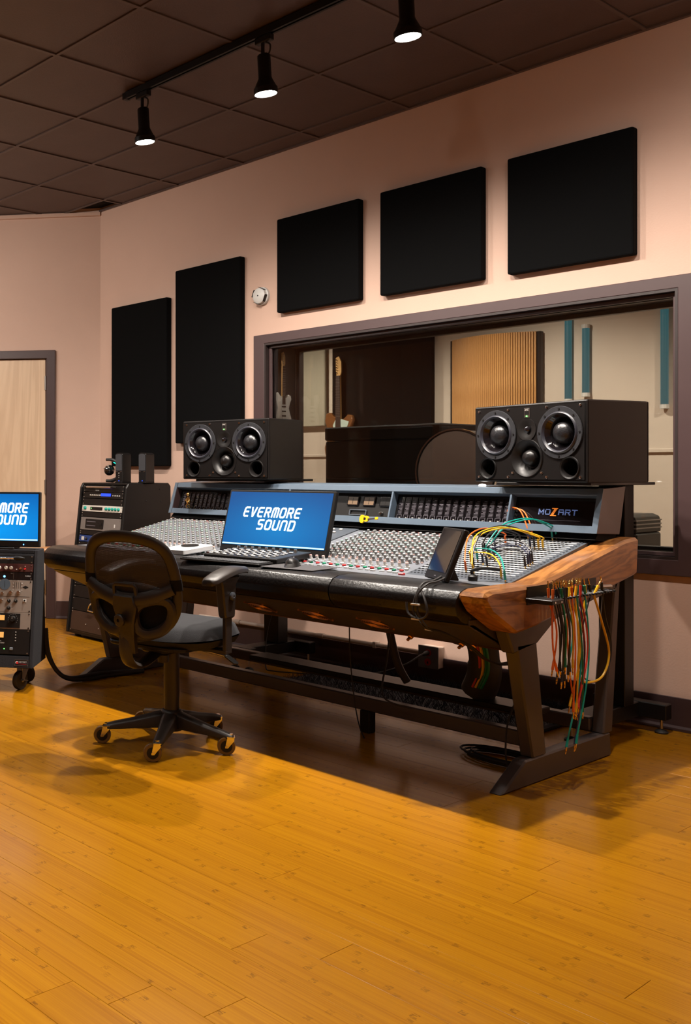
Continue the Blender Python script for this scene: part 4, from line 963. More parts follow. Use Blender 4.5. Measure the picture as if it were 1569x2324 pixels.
H = [('orange', -1.392, .43, -1.385, 'orange patch cord hanging at the front end of the bracket', -.03, .45),
 ('orange', -1.372, .43, -1.345, 'second orange patch cord from the front end of the bracket', .02, -.3),
 ('black', -1.345, .39, -1.33, None, .0, -.2), ('black', -1.335, .42, -1.30, None, .0, .1), ('green', -1.325, .44, -1.31, 'dark green patch cord hanging among the black ones', .0, 0),
 ('black', -1.315, .40, -1.31, None, .01, -.3), ('black', -1.305, .42, -1.28, None, 0, .1), ('black', -1.30, .38, -1.265, None, 0, 0), ('black', -1.29, .41, -1.29, None, .0, 0), ('black', -1.28, .43, -1.27, None, 0, .1),
 ('yellow', -1.275, .43, -1.255, 'yellow patch cord hanging between the black and teal ones', 0, 0), ('teal', -1.262, .41, -1.235, 'teal patch cord with its plug beside the black ones', .03, -.1),
 ('orange', -1.25, .27, -1.25, 'long orange patch cord with straight plug low on the bundle', -.0, 0), ('orange', -1.235, .245, -1.19, 'long orange patch cord slanting at the low end of the bundle', -.04, .35),
 ('yellow', -1.225, .265, -1.225, 'long yellow patch cord left of the red ones', .0, -.2), ('yellow', -1.205, .28, -1.215, 'long yellow patch cord just behind the red ones', .05, -.4),
 ('red', -1.185, .28, -1.205, 'red patch cord curving left low on the bundle', .04, -.5), ('red', -1.17, .265, -1.16, 'red patch cord with straight plug low on the bundle', .04, 0),
 ('green', -1.215, .26, -1.18, 'dark green patch cord behind the red ones', .0, 0),
 ('teal', -1.16, .135, -1.24, 'longest teal patch cord touching the lower frame', .045, -.35), ('teal', -1.15, .15, -1.22, 'second long teal patch cord near the lower frame', .035, -.3), ('purple', -1.14, .135, -1.18, 'long dark purple patch cord near the lower frame', .03, -.25)]
nb = -1
for k, (c, y, ze, ye, lab, dr_, ti) in enumerate(H):
    if not lab: nb = nb+1; lab = '%s black patch cord from the front in the bundle hanging on the bracket' % ('first', 'second', 'third', 'fourth', 'fifth', 'sixth', 'seventh', 'eighth')[nb]
    hang(c, y, ze, ye, -1.735-.012*((k*2) % 4)+.01, lab, dr_, ti)
for colr, y0, pts, lab in (('yellow', -1.08, [(-1.735, -1.06, .70), (-1.73, -1.01, .60), (-1.725, -.965, .50), (-1.725, -.965, .44), (-1.73, -1.0, .39), (-1.735, -1.06, .375), (-1.745, -1.13, .385), (-1.75, -1.15, .45), (-1.75, -1.12, .60), (-1.745, -1.10, .70)], 'yellow patch cord hanging in a wide loop at the rear of the bracket'),
                           ('black', -1.0, [(-1.74, -.98, .71), (-1.74, -.95, .60), (-1.735, -.92, .52), (-1.735, -.925, .44), (-1.74, -.97, .385), (-1.745, -1.05, .37), (-1.755, -1.12, .42), (-1.76, -1.10, .56), (-1.755, -1.04, .70)], 'thin black patch cord looping wider behind the yellow loop')):
    t = thing('patch_cable', lab, 'patch cable', pts[0], group='patch cords hanging on the bracket')
    MB().tube(smoothpath(pts, 6), .0040 if colr == 'yellow' else .0026, 8).build('cord', CABLE[colr], t, world=True, smooth=True)
    for p in (pts[0], pts[-1]):
        p = Vector(p); dd = Vector((random.uniform(-.2, .3), random.uniform(-.6, .6), 1)).normalized()
        MB().cyl(p, p+dd*.04, .0050, .0060, n=8).build('plug', CABLE[colr], t, world=True, smooth=True); MB().lathe([(.0030, 0), (.0030, .015), (.002, .017), (.003, .019), (.0012, .028)], p+dd*.04, dd, 6).build('tip', M['brass'], t, world=True, smooth=True)

# ================================================================== OFFICE CHAIR
ch = thing('office_chair', 'black mesh-back office chair with armrests in front of the console', 'chair', (-3.045, -1.985, 0), math.radians(10))
# five-star base
for k in range(5):
    a = math.radians(16.3+72*k-10); Rk = RZ(a)
    secs = [(.025, .075, .145, .034), (.08, .074, .132, .030), (.16, .070, .112, .025), (.23, .066, .098, .022), (.272, .064, .088, .020), (.290, .066, .082, .014)]
    m = MB(Rk); vs = []; fs = []
    for r, z0, z1, hw in secs: vs += [(r, -hw, z0), (r, hw, z0), (r, hw, z1-.010), (r, hw*.55, z1), (r, -hw*.55, z1), (r, -hw, z1-.010)]
    for i in range(len(secs)-1):
        for j in range(6): fs.append((i*6+j, i*6+(j+1) % 6, (i+1)*6+(j+1) % 6, (i+1)*6+j))
    fs += [tuple(range(6))[::-1], tuple(range(len(secs)*6-6, len(secs)*6))]
    m.add(vs, fs); m.build('leg', M['plastic'], ch, smooth=True, bevel=.003)
    # caster
    sa = [.62, .70, .60, .58, .66][k]; cpos = (.278*math.cos(a), .278*math.sin(a))
    c0 = bpy.data.objects.new('caster', MB().lathe([(.035, -.012), (.037, -.008), (.037, .008), (.035, .012)], (0, 0, 0), (0, 1, 0), 28).mesh('caster', M['amber'], smooth=True)); COL.objects.link(c0); c0.parent = ch
    c0.location = (cpos[0]-.018*math.cos(sa), cpos[1]-.018*math.sin(sa), .0372); c0.rotation_euler = (0, 0, sa)
    MB().lathe([(.024, -.0128), (.024, .0128)], (0, 0, 0), (0, 1, 0), 20).build('wheel_core', M['black'], c0)
    m = MB()
    for s in (-1, 1): m.prism([(-.006, -.006), (.006, -.006), (.032, .026), (.030, .040), (.004, .040)], 'y', s*.0165-.0015, s*.0165+.0015)
    m.box(.002, .034, -.018, .018, .037, .0405); m.lathe([(.006, -.0205), (.006, .0205)], (0, 0, 0), (0, 1, 0), 10); m.build('fork', M['brass'] if False else M['chrome'], c0)
    MB().cyl((.018, 0, .040), (.018, 0, .05), .009).build('stem', M['chrome'], c0)
MB().lathe([(.045, .062), (.05, .075), (.05, .135), (.040, .148), (.034, .150)], n=28).build('hub', M['plastic'], ch, smooth=True)
MB().lathe([(.0325, .148), (.0325, .20), (.0335, .205), (.0335, .392), (.030, .395)], n=28).build('column_cover', M['plastic'], ch, smooth=True)
MB().lathe([(.014, .39), (.014, .43)], n=16).build('gas_spring', M['brass'], ch, smooth=True)
m = MB(); m.prism(rrect(-.075, .075, -.13, .10, .03), 'z', .405, .44); m.build('mechanism', M['black'], ch, bevel=.006)
m = MB(); m.lathe([(.020, 0), (.020, .03), (.024, .03), (.024, .0)], (.02, -.085, .365), n=14); m.cyl((.02, -.085, .39), (.02, -.085, .41), .01); m.build('tension_knob', M['brass'] if False else M['plastic'], ch, smooth=True)
m = MB(); m.cyl((.07, .03, .42), (.24, .06, .395), .005); m.build('lever', M['steel'], ch); m = MB(TR(.255, .065, .385) @ RY(.5)); m.prism(rrect(-.03, .035, -.016, .016, .012), 'z', -.004, .004); m.build('lever_paddle', M['black'], ch, bevel=.002)
# seat cushion
def seatpt(u, v, top):
    x = (u-.5)*2; y = (v-.5)*2; r = max(abs(x), abs(y))
    if r > 1e-6:
        l4 = (abs(x)**3.2+abs(y)**3.2)**(1/3.2); x, y = x/l4*r, y/l4*r
    e = max(0, r-.66)/.34
    drop = 1-math.sqrt(max(0, 1-e**2.4))
    if top: z = .536-.062*drop-.028*max(0, y-.2)**2+.010*x*x-.008*max(0, 1-abs(y)*1.4)
    else: z = .430+.044*drop-.022*max(0, y-.2)**2
    return (.252*(1-.07*y)*x, .246*y+.026, z)
m = MB(); m.grid(lambda u, v: seatpt(u, v, True), 29, 29); m.grid(lambda u, v: seatpt(u, v, False), 29, 29); m.build('seat', M['seat'], ch, smooth=True)
m = MB(); m.prism(rrect(-.2, .2, -.21, .19, .06), 'z', .435, .452); m.build('seat_pan', M['black'], ch, bevel=.004)
# backrest: curved surface helper, x across, z up
def back(x, z, d=0):
    return (x+.014, -.292-.16*(z-.5)+.80*x*x-d, z)
def halfw(z):
    """half width of the back at height z"""
    if z > .70: t = (z-.70)/.205; return .220*(1-.20*t*t)*(max(0, 1-t**8))**.5
    t = (.70-z)/.20; return .220*(1-.12*t*t)*(max(0, 1-t**3.2))**.45
zt = [.905-.405*(.5-.5*math.cos(PI*k/26)) for k in range(27)]
right_ = [(halfw(z), z) for z in zt]
loop = right_[:-1]+[(-x, z) for x, z in right_[::-1]][:-1]+[]
loop = [(x, z) for x, z in loop]
def seg(sel): return [back(x, z) for x, z in sel]
topR = [p for p in right_ if p[1] >= .722]; top_ = [(-x, z) for x, z in topR[::-1]]+topR[1:]
botR = [p for p in right_ if p[1] <= .722]; bot_ = botR+[(-x, z) for x, z in botR[::-1]][1:]
MB().tube(seg(top_), .0265, 12, flat=.55, up=(0, 1, 0)).build('back_frame', M['plastic'], ch, smooth=True)
MB().tube(seg(bot_), .0225, 12, flat=.6, up=(0, 1, 0)).build('lower_frame', M['plastic'], ch, smooth=True)
for sx in (-1, 1): MB().tube(seg([(sx*halfw(z), z) for z in (.742, .722, .700)]), .0275, 12, flat=.6, up=(0, 1, 0)).build('frame_joint', M['blackm'], ch, smooth=True)
m = MB(); m.grid(lambda u, v: back((u*2-1)*halfw(.66+.236*v)*.97, .66+.236*v, -.006), 21, 25); m.build('back_mesh', M['mesh'], ch, smooth=True)
m = MB(); m.grid(lambda u, v: back((u*2-1)*halfw(.512+.150*v)*.96, .512+.150*v, -.016), 21, 15); m.build('lumbar_cloth', M['blackm'], ch, smooth=True)
m = MB(); m.sphere((0, -.255, .64), .2, 20, 12, (1.06, .12, .36)); m.build('lumbar_pad', M['seat'], ch, smooth=True)
# yoke: sweeping cross bar, two loops, spine
ybar = [back(x, .648+1.25*x*x, .012) for x in [-.214+.428*i/18 for i in range(19)]]
MB().tube(ybar, [.024]*3+[.029]*13+[.024]*3, 10, flat=.6, up=(0, 1, 0)).build('yoke_bar', M['plastic'], ch, smooth=True)
for sx in (-1, 1):
    ring = []
    for k in range(28):
        t = 2*PI*k/28; c_, s_ = math.cos(t), math.sin(t); r_ = (abs(c_)**2.4+abs(s_)**2.4)**(-1/2.4)
        ring.append(back(sx*(.115+.082*r_*c_*(1+.12*s_)), .585+.066*r_*s_+.022*c_, .010))
    MB().tube(ring, .021, 8, closed=True, flat=.65, up=(0, 1, 0)).build('yoke_loop', M['plastic'], ch, smooth=True)
m = MB()
sp = [(-.052, .668), (.052, .668), (.060, .615), (.040, .55), (.034, .49), (.034, .43), (-.034, .43), (-.034, .49), (-.040, .55), (-.060, .615)]
vs = [back(x, z, .036) for x, z in sp]+[back(x, z, .004) for x, z in sp]; n = len(sp)
m.add(vs, [tuple(range(n)), tuple(range(n, 2*n))[::-1]]+[(i, (i+1) % n, n+(i+1) % n, n+i) for i in range(n)]); m.build('spine', M['plastic'], ch, bevel=.006, smooth=True)
m = MB(); hp = [back(x, z, .016) for x, z in ((-.056, .655), (-.054, .700), (-.046, .710), (.046, .710), (.054, .700), (.056, .655))]; m.tube(hp, .009, 8, flat=.8, up=(0, 1, 0)); m.build('height_handle', M['plastic'], ch, smooth=True)
kp = Vector(back(-.004, .572, .036)); m = MB()
m.lathe([(.012, 0), (.012, .012), (.024, .014), (.026, .018), (.026, .03), (.022, .034), (.007, .035), (.007, .028), (0, .028)], kp, (.0, -1, -.1), 9); m.build('back_knob', M['plastic'], ch, smooth=True)
J = smoothpath([(0, -.312, .50), (0, -.314, .45), (0, -.302, .405), (0, -.265, .375), (0, -.20, .372), (0, -.12, .40)], 4)
m = MB(); m.tube(J, .034, 8, flat=.42, up=(0, 1, 0)); m.build('j_bar', M['plastic'], ch, smooth=True)
# armrests
for s in (-1, 1):
    x = s*.272
    pad = []; vs = []; fs = []; NP = 12
    for i in range(NP+1):
        f = i/NP; y = -.135+.315*f; zc = .742+.018*math.sin(f*PI*.9)-.012*(1-f)**2*2; w2 = .036+.010*math.sin(f*PI); xo = x+s*.0+(-s)*.03*f*f
        if i in (0, NP): w2 *= .7
        for dx, dz in ((-1, -.012), (-.95, .006), (-.6, .014), (.6, .014), (.95, .006), (1, -.012)): vs.append((xo+dx*w2, y, zc+dz))
    for i in range(NP):
        for j in range(6): fs.append((i*6+j, i*6+(j+1) % 6, (i+1)*6+(j+1) % 6, (i+1)*6+j))
    fs += [tuple(range(6))[::-1], tuple(range(NP*6, NP*6+6))]
    MB().add(vs, fs).build('arm_pad', M['plastic'], ch, smooth=True, bevel=.003)
    m = MB(); m.prism([(-.062, .735), (.088, .735), (.052, .70), (.045, .58), (.040, .565), (-.022, .565), (-.030, .58), (-.050, .70)], 'x', x-.019, x+.019); m.build('arm_sleeve', M['plastic'], ch, bevel=.006, smooth=True)
    m = MB(); m.box(x-.009, x+.009, -.012, .034, .43, .568); m.box(min(x, s*.10)-.009, max(x, s*.10)+.009 if s < 0 else x+.009, -.012, .034, .418, .434); m.build('arm_post', M['plastic'], ch, bevel=.003)
    MB().lathe([(.014, 0), (.017, .002), (.017, .010), (.013, .013), (.005, .013), (.004, .011), (0, .011)], (x+s*.019, .012, .655), (s, 0, 0), 20).build('arm_button', M['slate'], ch, smooth=True)

# ================================================================== RACKS
def faceplate(name, label, root_M, w_, z0, z1, mt, group, cat='audio unit', ears=True):
    """rack unit: thing whose local frame is the rack face (x right, y into rack, z up)"""
    t = bpy.data.objects.new(name, None); COL.objects.link(t); t.matrix_world = root_M @ TR(0, 0, z0); t['label'] = label; t['category'] = cat; t['group'] = group; t.empty_display_size = .05
    h = z1-z0
    MB().box(-w_/2, w_/2, -.004, .0, .0006, h-.0006).build('faceplate', mt, t, bevel=.001)
    MB().box(-.2, .2, 0, .10, .002, h-.002).build('chassis', M['black'], t)
    for sx in (-1, 1):
        for zz in ([h/2] if h < .03 else [.008, h-.008]): MB().lathe([(.004, 0), (.0035, .002), (0, .0022)], (sx*(w_/2-.009), -.004, zz), (0, -1, 0), 8).build('screw', M['steel'] if mt != M['silver'] else M['black'], t)
    return t
def knobs(t, xs, z, r, mt, hgt=.012, name='knob'):
    for x in xs:
        o = MB().lathe([(r, 0), (r*.85, hgt*.8), (r*.7, hgt), (0, hgt)], (x, -.004, z), (0, -1, 0), 14).build(name, mt, t, smooth=True)
        MB().box(x-.0006, x+.0006, -.0046-hgt, -.0035-hgt, z, z+r*.7).build('pointer', M['white'] if mt not in (M['white'], M['offwhite'], M['chrome']) else M['black'], o)
def led(t, x, z, mt, r=.0025): MB().lathe([(r, 0), (r*.7, .003), (0, .0035)], (x, -.004, z), (0, -1, 0), 8).build('led', mt, t)
def lightbar(t, z, x0, x1):
    MB().cyl((x0, -.03, z), (x1, -.03, z), .0065).build('light_or_glint_tube', M['chrome'], t, smooth=True)
    for a, b in ((x1, x1+.06), (x0, x0-.03)): MB().lathe([(.009, 0), (.013, abs(b-a)*.2), (.011, abs(b-a)*.6), (.003, abs(b-a))], (a, -.03, z), (1 if b > a else -1, 0, 0), 14).build('light_hood', M['black'], t, smooth=True)
    for x in (x0+.03, x1-.02): MB().cyl((x, -.004, z), (x, -.03, z), .004).build('bracket', M['black'], t)
    inst('brand_text', textmesh('FURMAN', .011, M['white'], .0002), t, (x0+.10, -.0045, .009), (PI/2, 0, 0))
def vu(t, x, z, w_, h_):
    o = MB().box(x-w_/2, x+w_/2, -.007, -.004, z-h_/2, z+h_/2).build('vu_meter', M['black'], t, bevel=.001)
    MB().box(x-w_/2+.003, x+w_/2-.003, -.0082, -.007, z-h_/2+.003, z+h_/2-.003).build('vu_card', M['vuamber'], o)
    m = MB(); m.tube([(x+w_*.33*math.sin(a), -.0085, z-h_*.55+w_*.48*math.cos(a)) for a in [-.8+.2*i for i in range(9)]], .0006, 4); m.build('vu_scale', M['black'], o)
    m = MB(); m.cyl((x, -.0088, z-h_*.38), (x-w_*.22, -.0088, z+h_*.2), .0007, n=5); m.build('needle', M['black'], o)
def tinytext(t, s, x, z, size): inst('panel_text', textmesh(s, size, M['white'], .0002), t, (x, -.0045, z), (PI/2, 0, 0))
# rolling rack at the left edge
RR = TR(-4.358, -2.09, 0) @ RZ(math.radians(40))
rk = thing('rolling_rack', 'black carpeted rolling equipment rack at the left edge with a red badge', 'equipment rack', (-4.358, -2.09, 0), math.radians(40))
zb = .13
side = [(0, zb), (0.004, zb+.03), (.125, .742), (.262, .742), (.30, zb)]
for s in (-1, 1): MB().prism(side, 'x', s*.265-.0, s*.265-s*.022).build('side_panel', M['carpet'], rk, bevel=.004)
m = MB(); m.box(-.243, .243, .125, .262, .722, .742); m.build('top_panel', M['carpet'], rk, bevel=.003)
m = MB(); m.prism([(0, zb), (.013, zb+.062), (.28, zb+.062), (.28, zb)], 'x', -.243, .243); m.build('bottom_panel', M['carpet'], rk, bevel=.003)
m = MB(); m.box(-.243, .243, .252, .262, zb+.062, .722); m.build('rear_panel', M['black'], rk)
m = MB(); m.prism([(.120, .708), (.1225, .7215), (.16, .7215), (.16, .708)], 'x', -.243, .243); m.build('top_lip', M['carpet'], rk)
bd = MB(); bd.prism([(.0035, zb+.012), (.0095, zb+.042), (.0125, zb+.042), (.0065, zb+.012)], 'x', .165, .24); bd = bd.build('badge', M['redgear'], rk)
tl = math.atan2(.125, .60); BM = TR(0, .004, zb+.012) @ RX(-tl)
o = MB(BM); o.ring([(.165, 0), (.24, 0), (.24, .031), (.165, .031)], [(.1665, .0015), (.2385, .0015), (.2385, .0295), (.1665, .0295)], 'y', -.003, -.001); o.build('badge_rim', M['steel'], bd)
o = MB(BM); o.lathe([(.008, 0), (.008, .001)], (.179, -.0015, .017), (0, -1, 0), 16); o.build('badge_moon', M['white'], bd); o = MB(BM); o.lathe([(.006, .001), (.006, .002)], (.181, -.0015, .015), (0, -1, 0), 16); o.build('badge_disc', M['red'], bd)
tm = inst('badge_text', textmesh('ODYSSEY', .0105, M['white'], .0002), bd); tm.matrix_local = BM @ TR(.211, -.0028, .020) @ RX(PI/2)
o = MB(BM); o.box(.186, .232, -.003, -.002, .009, .0105); o.build('badge_line', M['red'], bd)
def bigcaster(x, y, a):
    c0 = bpy.data.objects.new('caster', MB().lathe([(.048, -.014), (.05, -.01), (.05, .01), (.048, .014)], (0, 0, 0), (0, 1, 0), 28).mesh('caster', M['rubber'], smooth=True)); COL.objects.link(c0); c0.parent = rk
    c0.location = (x, y, .0502); c0.rotation_euler = (0, 0, a)
    m = MB()
    for s in (-1, 1): m.prism([(-.008, -.008), (.008, -.008), (.042, .05), (.04, .075), (-.0, .075)], 'y', s*.019-.0015, s*.019+.0015)
    m.box(-.008, .045, -.021, .021, .072, .0775); m.lathe([(.007, -.023), (.007, .023)], (0, 0, 0), (0, 1, 0), 10); m.build('fork', M['steel'], c0)
    MB().prism([(-.02, .005), (.02, -.004), (.024, .0), (-.016, .012)], 'y', -.038, -.022).build('brake', M['steel'], c0)
    MB().box(-.01, .055, -.035, .035, .0777, .0797).build('plate', M['steel'], c0)
bigcaster(.175, .085, 1.15); bigcaster(.165, .27, -.5); bigcaster(-.19, .085, .9); bigcaster(-.19, .27, .6)
FM = RR @ TR(0, .0165, zb+.064) @ RX(-tl)      # face frame
GW = .482; gl = .0
def U_(k0, k1): return .004+.0440*k0, .004+.0440*k1
grp = 'units in the rolling rack'
z0, z1 = U_(0, 3); t = faceplate('compressor', 'black compressor with amber meter at the bottom of the rolling rack', FM, GW, z0, z1, M['black'], grp)
vu(t, .06, .10, .085, .035); tinytext(t, 'UNIVERSAL AUDIO', .06, .058, .0105); tinytext(t, 'LEVELING AMPLIFIER', .06, .068, .006); led(t, .105, .028, M['greenled'], .003); MB().box(.135, .153, -.008, -.004, .022, .036).build('switch', M['boxgrey'], t, bevel=.002)
knobs(t, (-.05, -.15), .06, .018, M['black'])
m = MB()
for i in range(4):
    MB().box(.162, .168, -.006, -.004, .07+.015*i, .074+.015*i).build('key', M['white'], t)
z0, z1 = U_(3, 5); t = faceplate('preamp', 'black preamp in a silver frame with amber meter and large knob', FM, GW, z0, z1, M['silver'], grp)
MB().box(-.2, .185, -.0062, -.0042, .006, z1-z0-.006).build('black_panel', M['black'], t); vu(t, .06, .058, .085, .032)
knobs(t, (.145,), .052, .019, M['black'], .02); tinytext(t, 'UREI', -.1, .05, .012); tinytext(t, 'SOLO/610', .06, .022, .008)
m = MB()
for k in range(11): a = -2.2+.44*k; MB().box(.145+.026*math.sin(a)-.001, .145+.026*math.sin(a)+.001, -.007, -.006, .052+.026*math.cos(a)-.001, .052+.026*math.cos(a)+.001).build('tick', M['white'], t)
z0, z1 = U_(5, 8.9); t = faceplate('channel_strip', 'silver channel strip with round meter and chrome knobs in the middle of the rack', FM, GW, z0, z1, M['silver'], grp)
MB().box(-.23, .23, -.0047, -.004, .083, .0842).build('groove', M['black'], t)
o = MB().lathe([(.03, 0), (.03, .002)], (.09, -.004, .148), (0, -1, 0), 24).build('meter_dial', M['bar'], t)
MB().box(.0895, .0905, -.0068, -.006, .13, .165).build('needle', M['black'], o)
knobs(t, (.02, .125, .168), .105, .012, M['chrome']); knobs(t, (.08,), .10, .009, M['chrome']); knobs(t, (.155, .118), .06, .010, M['black']); knobs(t, (.075,), .062, .011, M['chrome']); knobs(t, (.118, ), .022, .011, M['black'])
for i in range(4): MB().box(.143+.011*i, .1445+.011*i, -.0047, -.004, .125, .160).build('slot', M['black'], t)
for i in range(3): led(t, .137, .118+.018*i, M['white']); led(t, .185, .118+.018*i, M['white'])
MB().prism([(.205, .125), (.222, .134), (.205, .143), (.188, .134)], 'y', -.0047, -.004).build('diamond_mark', M['black'], t)
MB().box(.195, .213, -.006, -.004, .055, .072).build('switch_plate', M['white'], t); MB().lathe([(.005, 0), (.004, .006)], (.204, -.006, .0635), (0, -1, 0), 10).build('toggle', M['black'], t)
for a, b, c_ in ((.03, .06, .35), (.09, .14, .35)):
    m = MB(); m.add([(a, -.0045, .006), (a+.012, -.0045, .006), (b+.025, -.0045, .08), (b+.012, -.0045, .08)], [(0, 1, 2, 3)]); m.build('stripe', M['gunmetal'], t)
z0, z1 = U_(8.9, 9.9); t = faceplate('power_unit', 'black rack unit with a glowing blue lamp', FM, GW, z0, z1, M['glassblk'], grp)
led(t, .085, .018, M['blueled'], .006); MB().box(.135, .1365, -.0047, -.004, .003, .04).build('line', M['steel'], t); tinytext(t, 'PURPLE', .215, .022, .009); tinytext(t, 'PWR', .125, .035, .005)
z0, z1 = U_(9.9, 10.9); t = faceplate('mic_preamp', 'maroon mic preamp with white knobs and red button', FM, GW, z0, z1, M['redgear'], grp)
knobs(t, (.02, .055, .092, .12), .02, .010, M['offwhite']); MB().lathe([(.006, 0), (.005, .006)], (.197, -.004, .016), (0, -1, 0), 12).build('red_button', M['red'], t); led(t, .197, .03, M['white']); led(t, .15, .013, M['white'], .004); knobs(t, (.173,), .017, .007, M['brass'])
z0, z1 = U_(10.9, 11.95); t = faceplate('light_conditioner', 'black power conditioner with chrome light bar at the top of the rolling rack', FM, GW, z0, z1, M['black'], grp)
lightbar(t, .026, -.16, .14)
# its monitor
display('computer_monitor', 'blue screen reading EVERMORE SOUND on top of the rolling rack, cut by the picture edge', (-4.44, -1.962, .785), math.radians(38), .06, .50, .268,
        screenmat('screen_blue_rack', .0, .14, 1.5), M['txt2'], [('EVERMORE', -.142, .158, .046, .0265, .0095), ('SOUND', -.040, .094, .046, .0285, .0095)])
for o in list(bpy.data.objects): pass
mon2 = [o for o in bpy.data.objects if o.name.startswith('computer_monitor') and o.location.x < -4][0]
MB().cyl((.16, -.002, -.016), (.16, -.004, -.016), .003, n=8).build('power_led', M['blueled'], mon2)
# cable from the rack to the console
t = thing('rack_cable', 'thick black cable loom running from the rolling rack to the console foot', 'cable', (-4.3, -1.75, 0))
for d_, r_ in ((0, .013), (.022, .010)): MB().tube(smoothpath([(-4.335, -1.70-d_*.2, .30), (-4.32, -1.695-d_*.4, .17), (-4.29, -1.66, .07), (-4.25, -1.60, .022+d_*.3), (-4.22, -1.48, .0145+d_*.9), (-4.23, -1.36, .0145+d_*.7), (-4.20, -1.1, .0145+d_*.2)]), r_, 10).build('loom', M['rubber'], t, world=True, smooth=True)

# rack behind, in the corner
rb = thing('equipment_rack', 'black sloped equipment rack standing by the diagonal wall and door', 'equipment rack', (-5.25, -.66, 0), -.05)
sideB = [(0, .022), (.0, .05), (.125, 1.05), (.145, 1.082), (.50, 1.082), (.52, 1.06), (.52, .022)]
for s in (-1, 1): MB().prism(sideB, 'x', s*.268, s*.268-s*.02).build('side_panel', M['black'], rb, bevel=.005)
MB().box(-.248, .248, .142, .50, 1.066, 1.082).build('top_panel', M['black'], rb, bevel=.003); MB().box(-.248, .248, .01, .5, .022, .05).build('bottom_panel', M['black'], rb)
MB().box(-.248, .248, .5, .51, .05, 1.066).build('rear_panel', M['blackm'], rb)
for x in (-.2, .2):
    for y in (.06, .44): MB().lathe([(.022, 0), (.024, .004), (.02, .022)], (x, y, 0), n=14).build('foot', M['rubber'], rb)
m = MB(); m.tube(smoothpath([(-.268, .12, .36), (-.30, .12, .34), (-.305, .12, .28), (-.30, .12, .22), (-.268, .12, .20)]), .006, 8); m.build('side_handle', M['chrome'], rb, smooth=True)
for x, y, z in ((.2685, .3, .96), (.2685, .43, .955), (.2685, .42, 1.04)): MB().lathe([(.006, 0), (.005, .002)], (x, y, z), (1, 0, 0), 8).build('bolt', M['black'], rb)
tB = math.atan2(.125, 1.0); FB = TR(-5.25, -.66, 0) @ RZ(-.05) @ TR(0, .018, .05) @ RX(-tB)
for sx in (-1, 1):
    m = MB(TR(0, .018, .05) @ RX(-tB)); m.box(sx*.2475-.009*(sx > 0)*2+(.0 if sx > 0 else 0), sx*.2475+(.018 if sx < 0 else 0), -.002, .03, 0, 1.02); m.build('rack_rail', M['black'], rb)
    m = MB(TR(0, .018, .05) @ RX(-tB))
    for k in range(14): inst('rail_screw', pm.setdefault('rs', MB().lathe([(.0035, 0), (.0035, .002)], d=(0, -1, 0), n=6).mesh('rail_screw', M['chrome'])), rb, tuple((TR(0, .018, .05) @ RX(-tB)) @ Vector((sx*.2375, -.0021, .05+.07*k))))
GB = .46; g2 = 'units in the corner rack'
def zB(y): return 1.168-(y-1068)/324-.05
def unitB(name, label, ya, yb_, mt, **k): return faceplate(name, label, FB @ TR(0, -.003, 0), GB, zB(yb_)*1.008, zB(ya)*1.008, mt, g2, **k)
t = unitB('light_conditioner', 'black power conditioner with chrome light bar at the top of the corner rack', 1102, 1116.5, M['black']); lightbar(t, .030, -.17, .12)
t = unitB('effects_unit', 'black effects unit with blue display near the top of the corner rack', 1117, 1131.5, M['black'])
MB().box(-.02, .09, -.006, -.004, .016, .036).build('display', M['display'], t)
for k in range(6): knobs(t, (-.14+.022*k,), .022, .005, M['offwhite'], .008)
for k in range(4): MB().box(.11+.024*k, .122+.024*k, -.006, -.004, .018, .026).build('key', M['white'], t)
unitB('blank_panel', 'black blank panel below the blue display unit', 1132.5, 1146.5, M['black'], cat='blank panel')
t = unitB('teal_processor', 'pale processor with teal knobs and dark display in the corner rack', 1147.5, 1162, M['offwhite'])
MB().box(-.13, .01, -.006, -.004, .012, .034).build('display', M['black'], t); led(t, -.118, .023, M['greenled'], .004)
knobs(t, (-.19,), .024, .013, M['teal']); knobs(t, (.055, .09, .125, .16, .195), .023, .011, M['teal'])
unitB('blank_panel', 'black blank panel below the teal knob processor', 1163, 1174, M['black'], cat='blank panel')
t = unitB('grey_power_amp', 'grey two-height unit with a dark inset panel in the corner rack', 1175, 1204, M['gunmetal'])
m = MB(); m.prism(rrect(-.17, .04, .012, .078, .006), 'y', -.006, -.004); m.build('inset_panel', M['black'], t)
MB().box(-.01, .02, -.009, -.006, .035, .055).build('rocker', M['black'], t, bevel=.002)
for zz in (.03, .058): MB().box(-.155, -.05, -.0068, -.006, zz, zz+.004).build('legend', M['ledbar'], t)
MB().box(.16, .172, -.0047, -.004, .028, .05).build('mark', M['white'], t)
unitB('blank_panel', 'black blank panel above the blue unit', 1205, 1215, M['black'], cat='blank panel')
t = unitB('blue_preamp', 'blue rack unit just above the console edge in the corner rack', 1216, 1231, M['bluegear']); knobs(t, (-.14, -.05, .05), .022, .010, M['black']); MB().box(-.2, -.17, -.006, -.004, .01, .035).build('label', M['white'], t)
unitB('patch_unit', 'dark unit of the corner rack hidden partly by the console armrest', 1232, 1275, M['black']); 
t = unitB('router_unit', 'dark unit with small white switches low in the corner rack', 1276, 1329, M['black']); MB().box(-.2, -.13, -.012, -.004, .045, .055).build('lever', M['steel'], t); MB().box(-.12, -.09, -.007, -.004, .035, .065).build('socket', M['steel'], t)
t = unitB('drawer_unit', 'black drawer with silver label low in the corner rack', 1330, 1357, M['black']); MB().box(.02, .11, -.006, -.004, .062, .070).build('label', M['white'], t)
t = unitB('lock_drawer', 'black drawer with chrome latch low in the corner rack', 1358, 1387, M['black'])
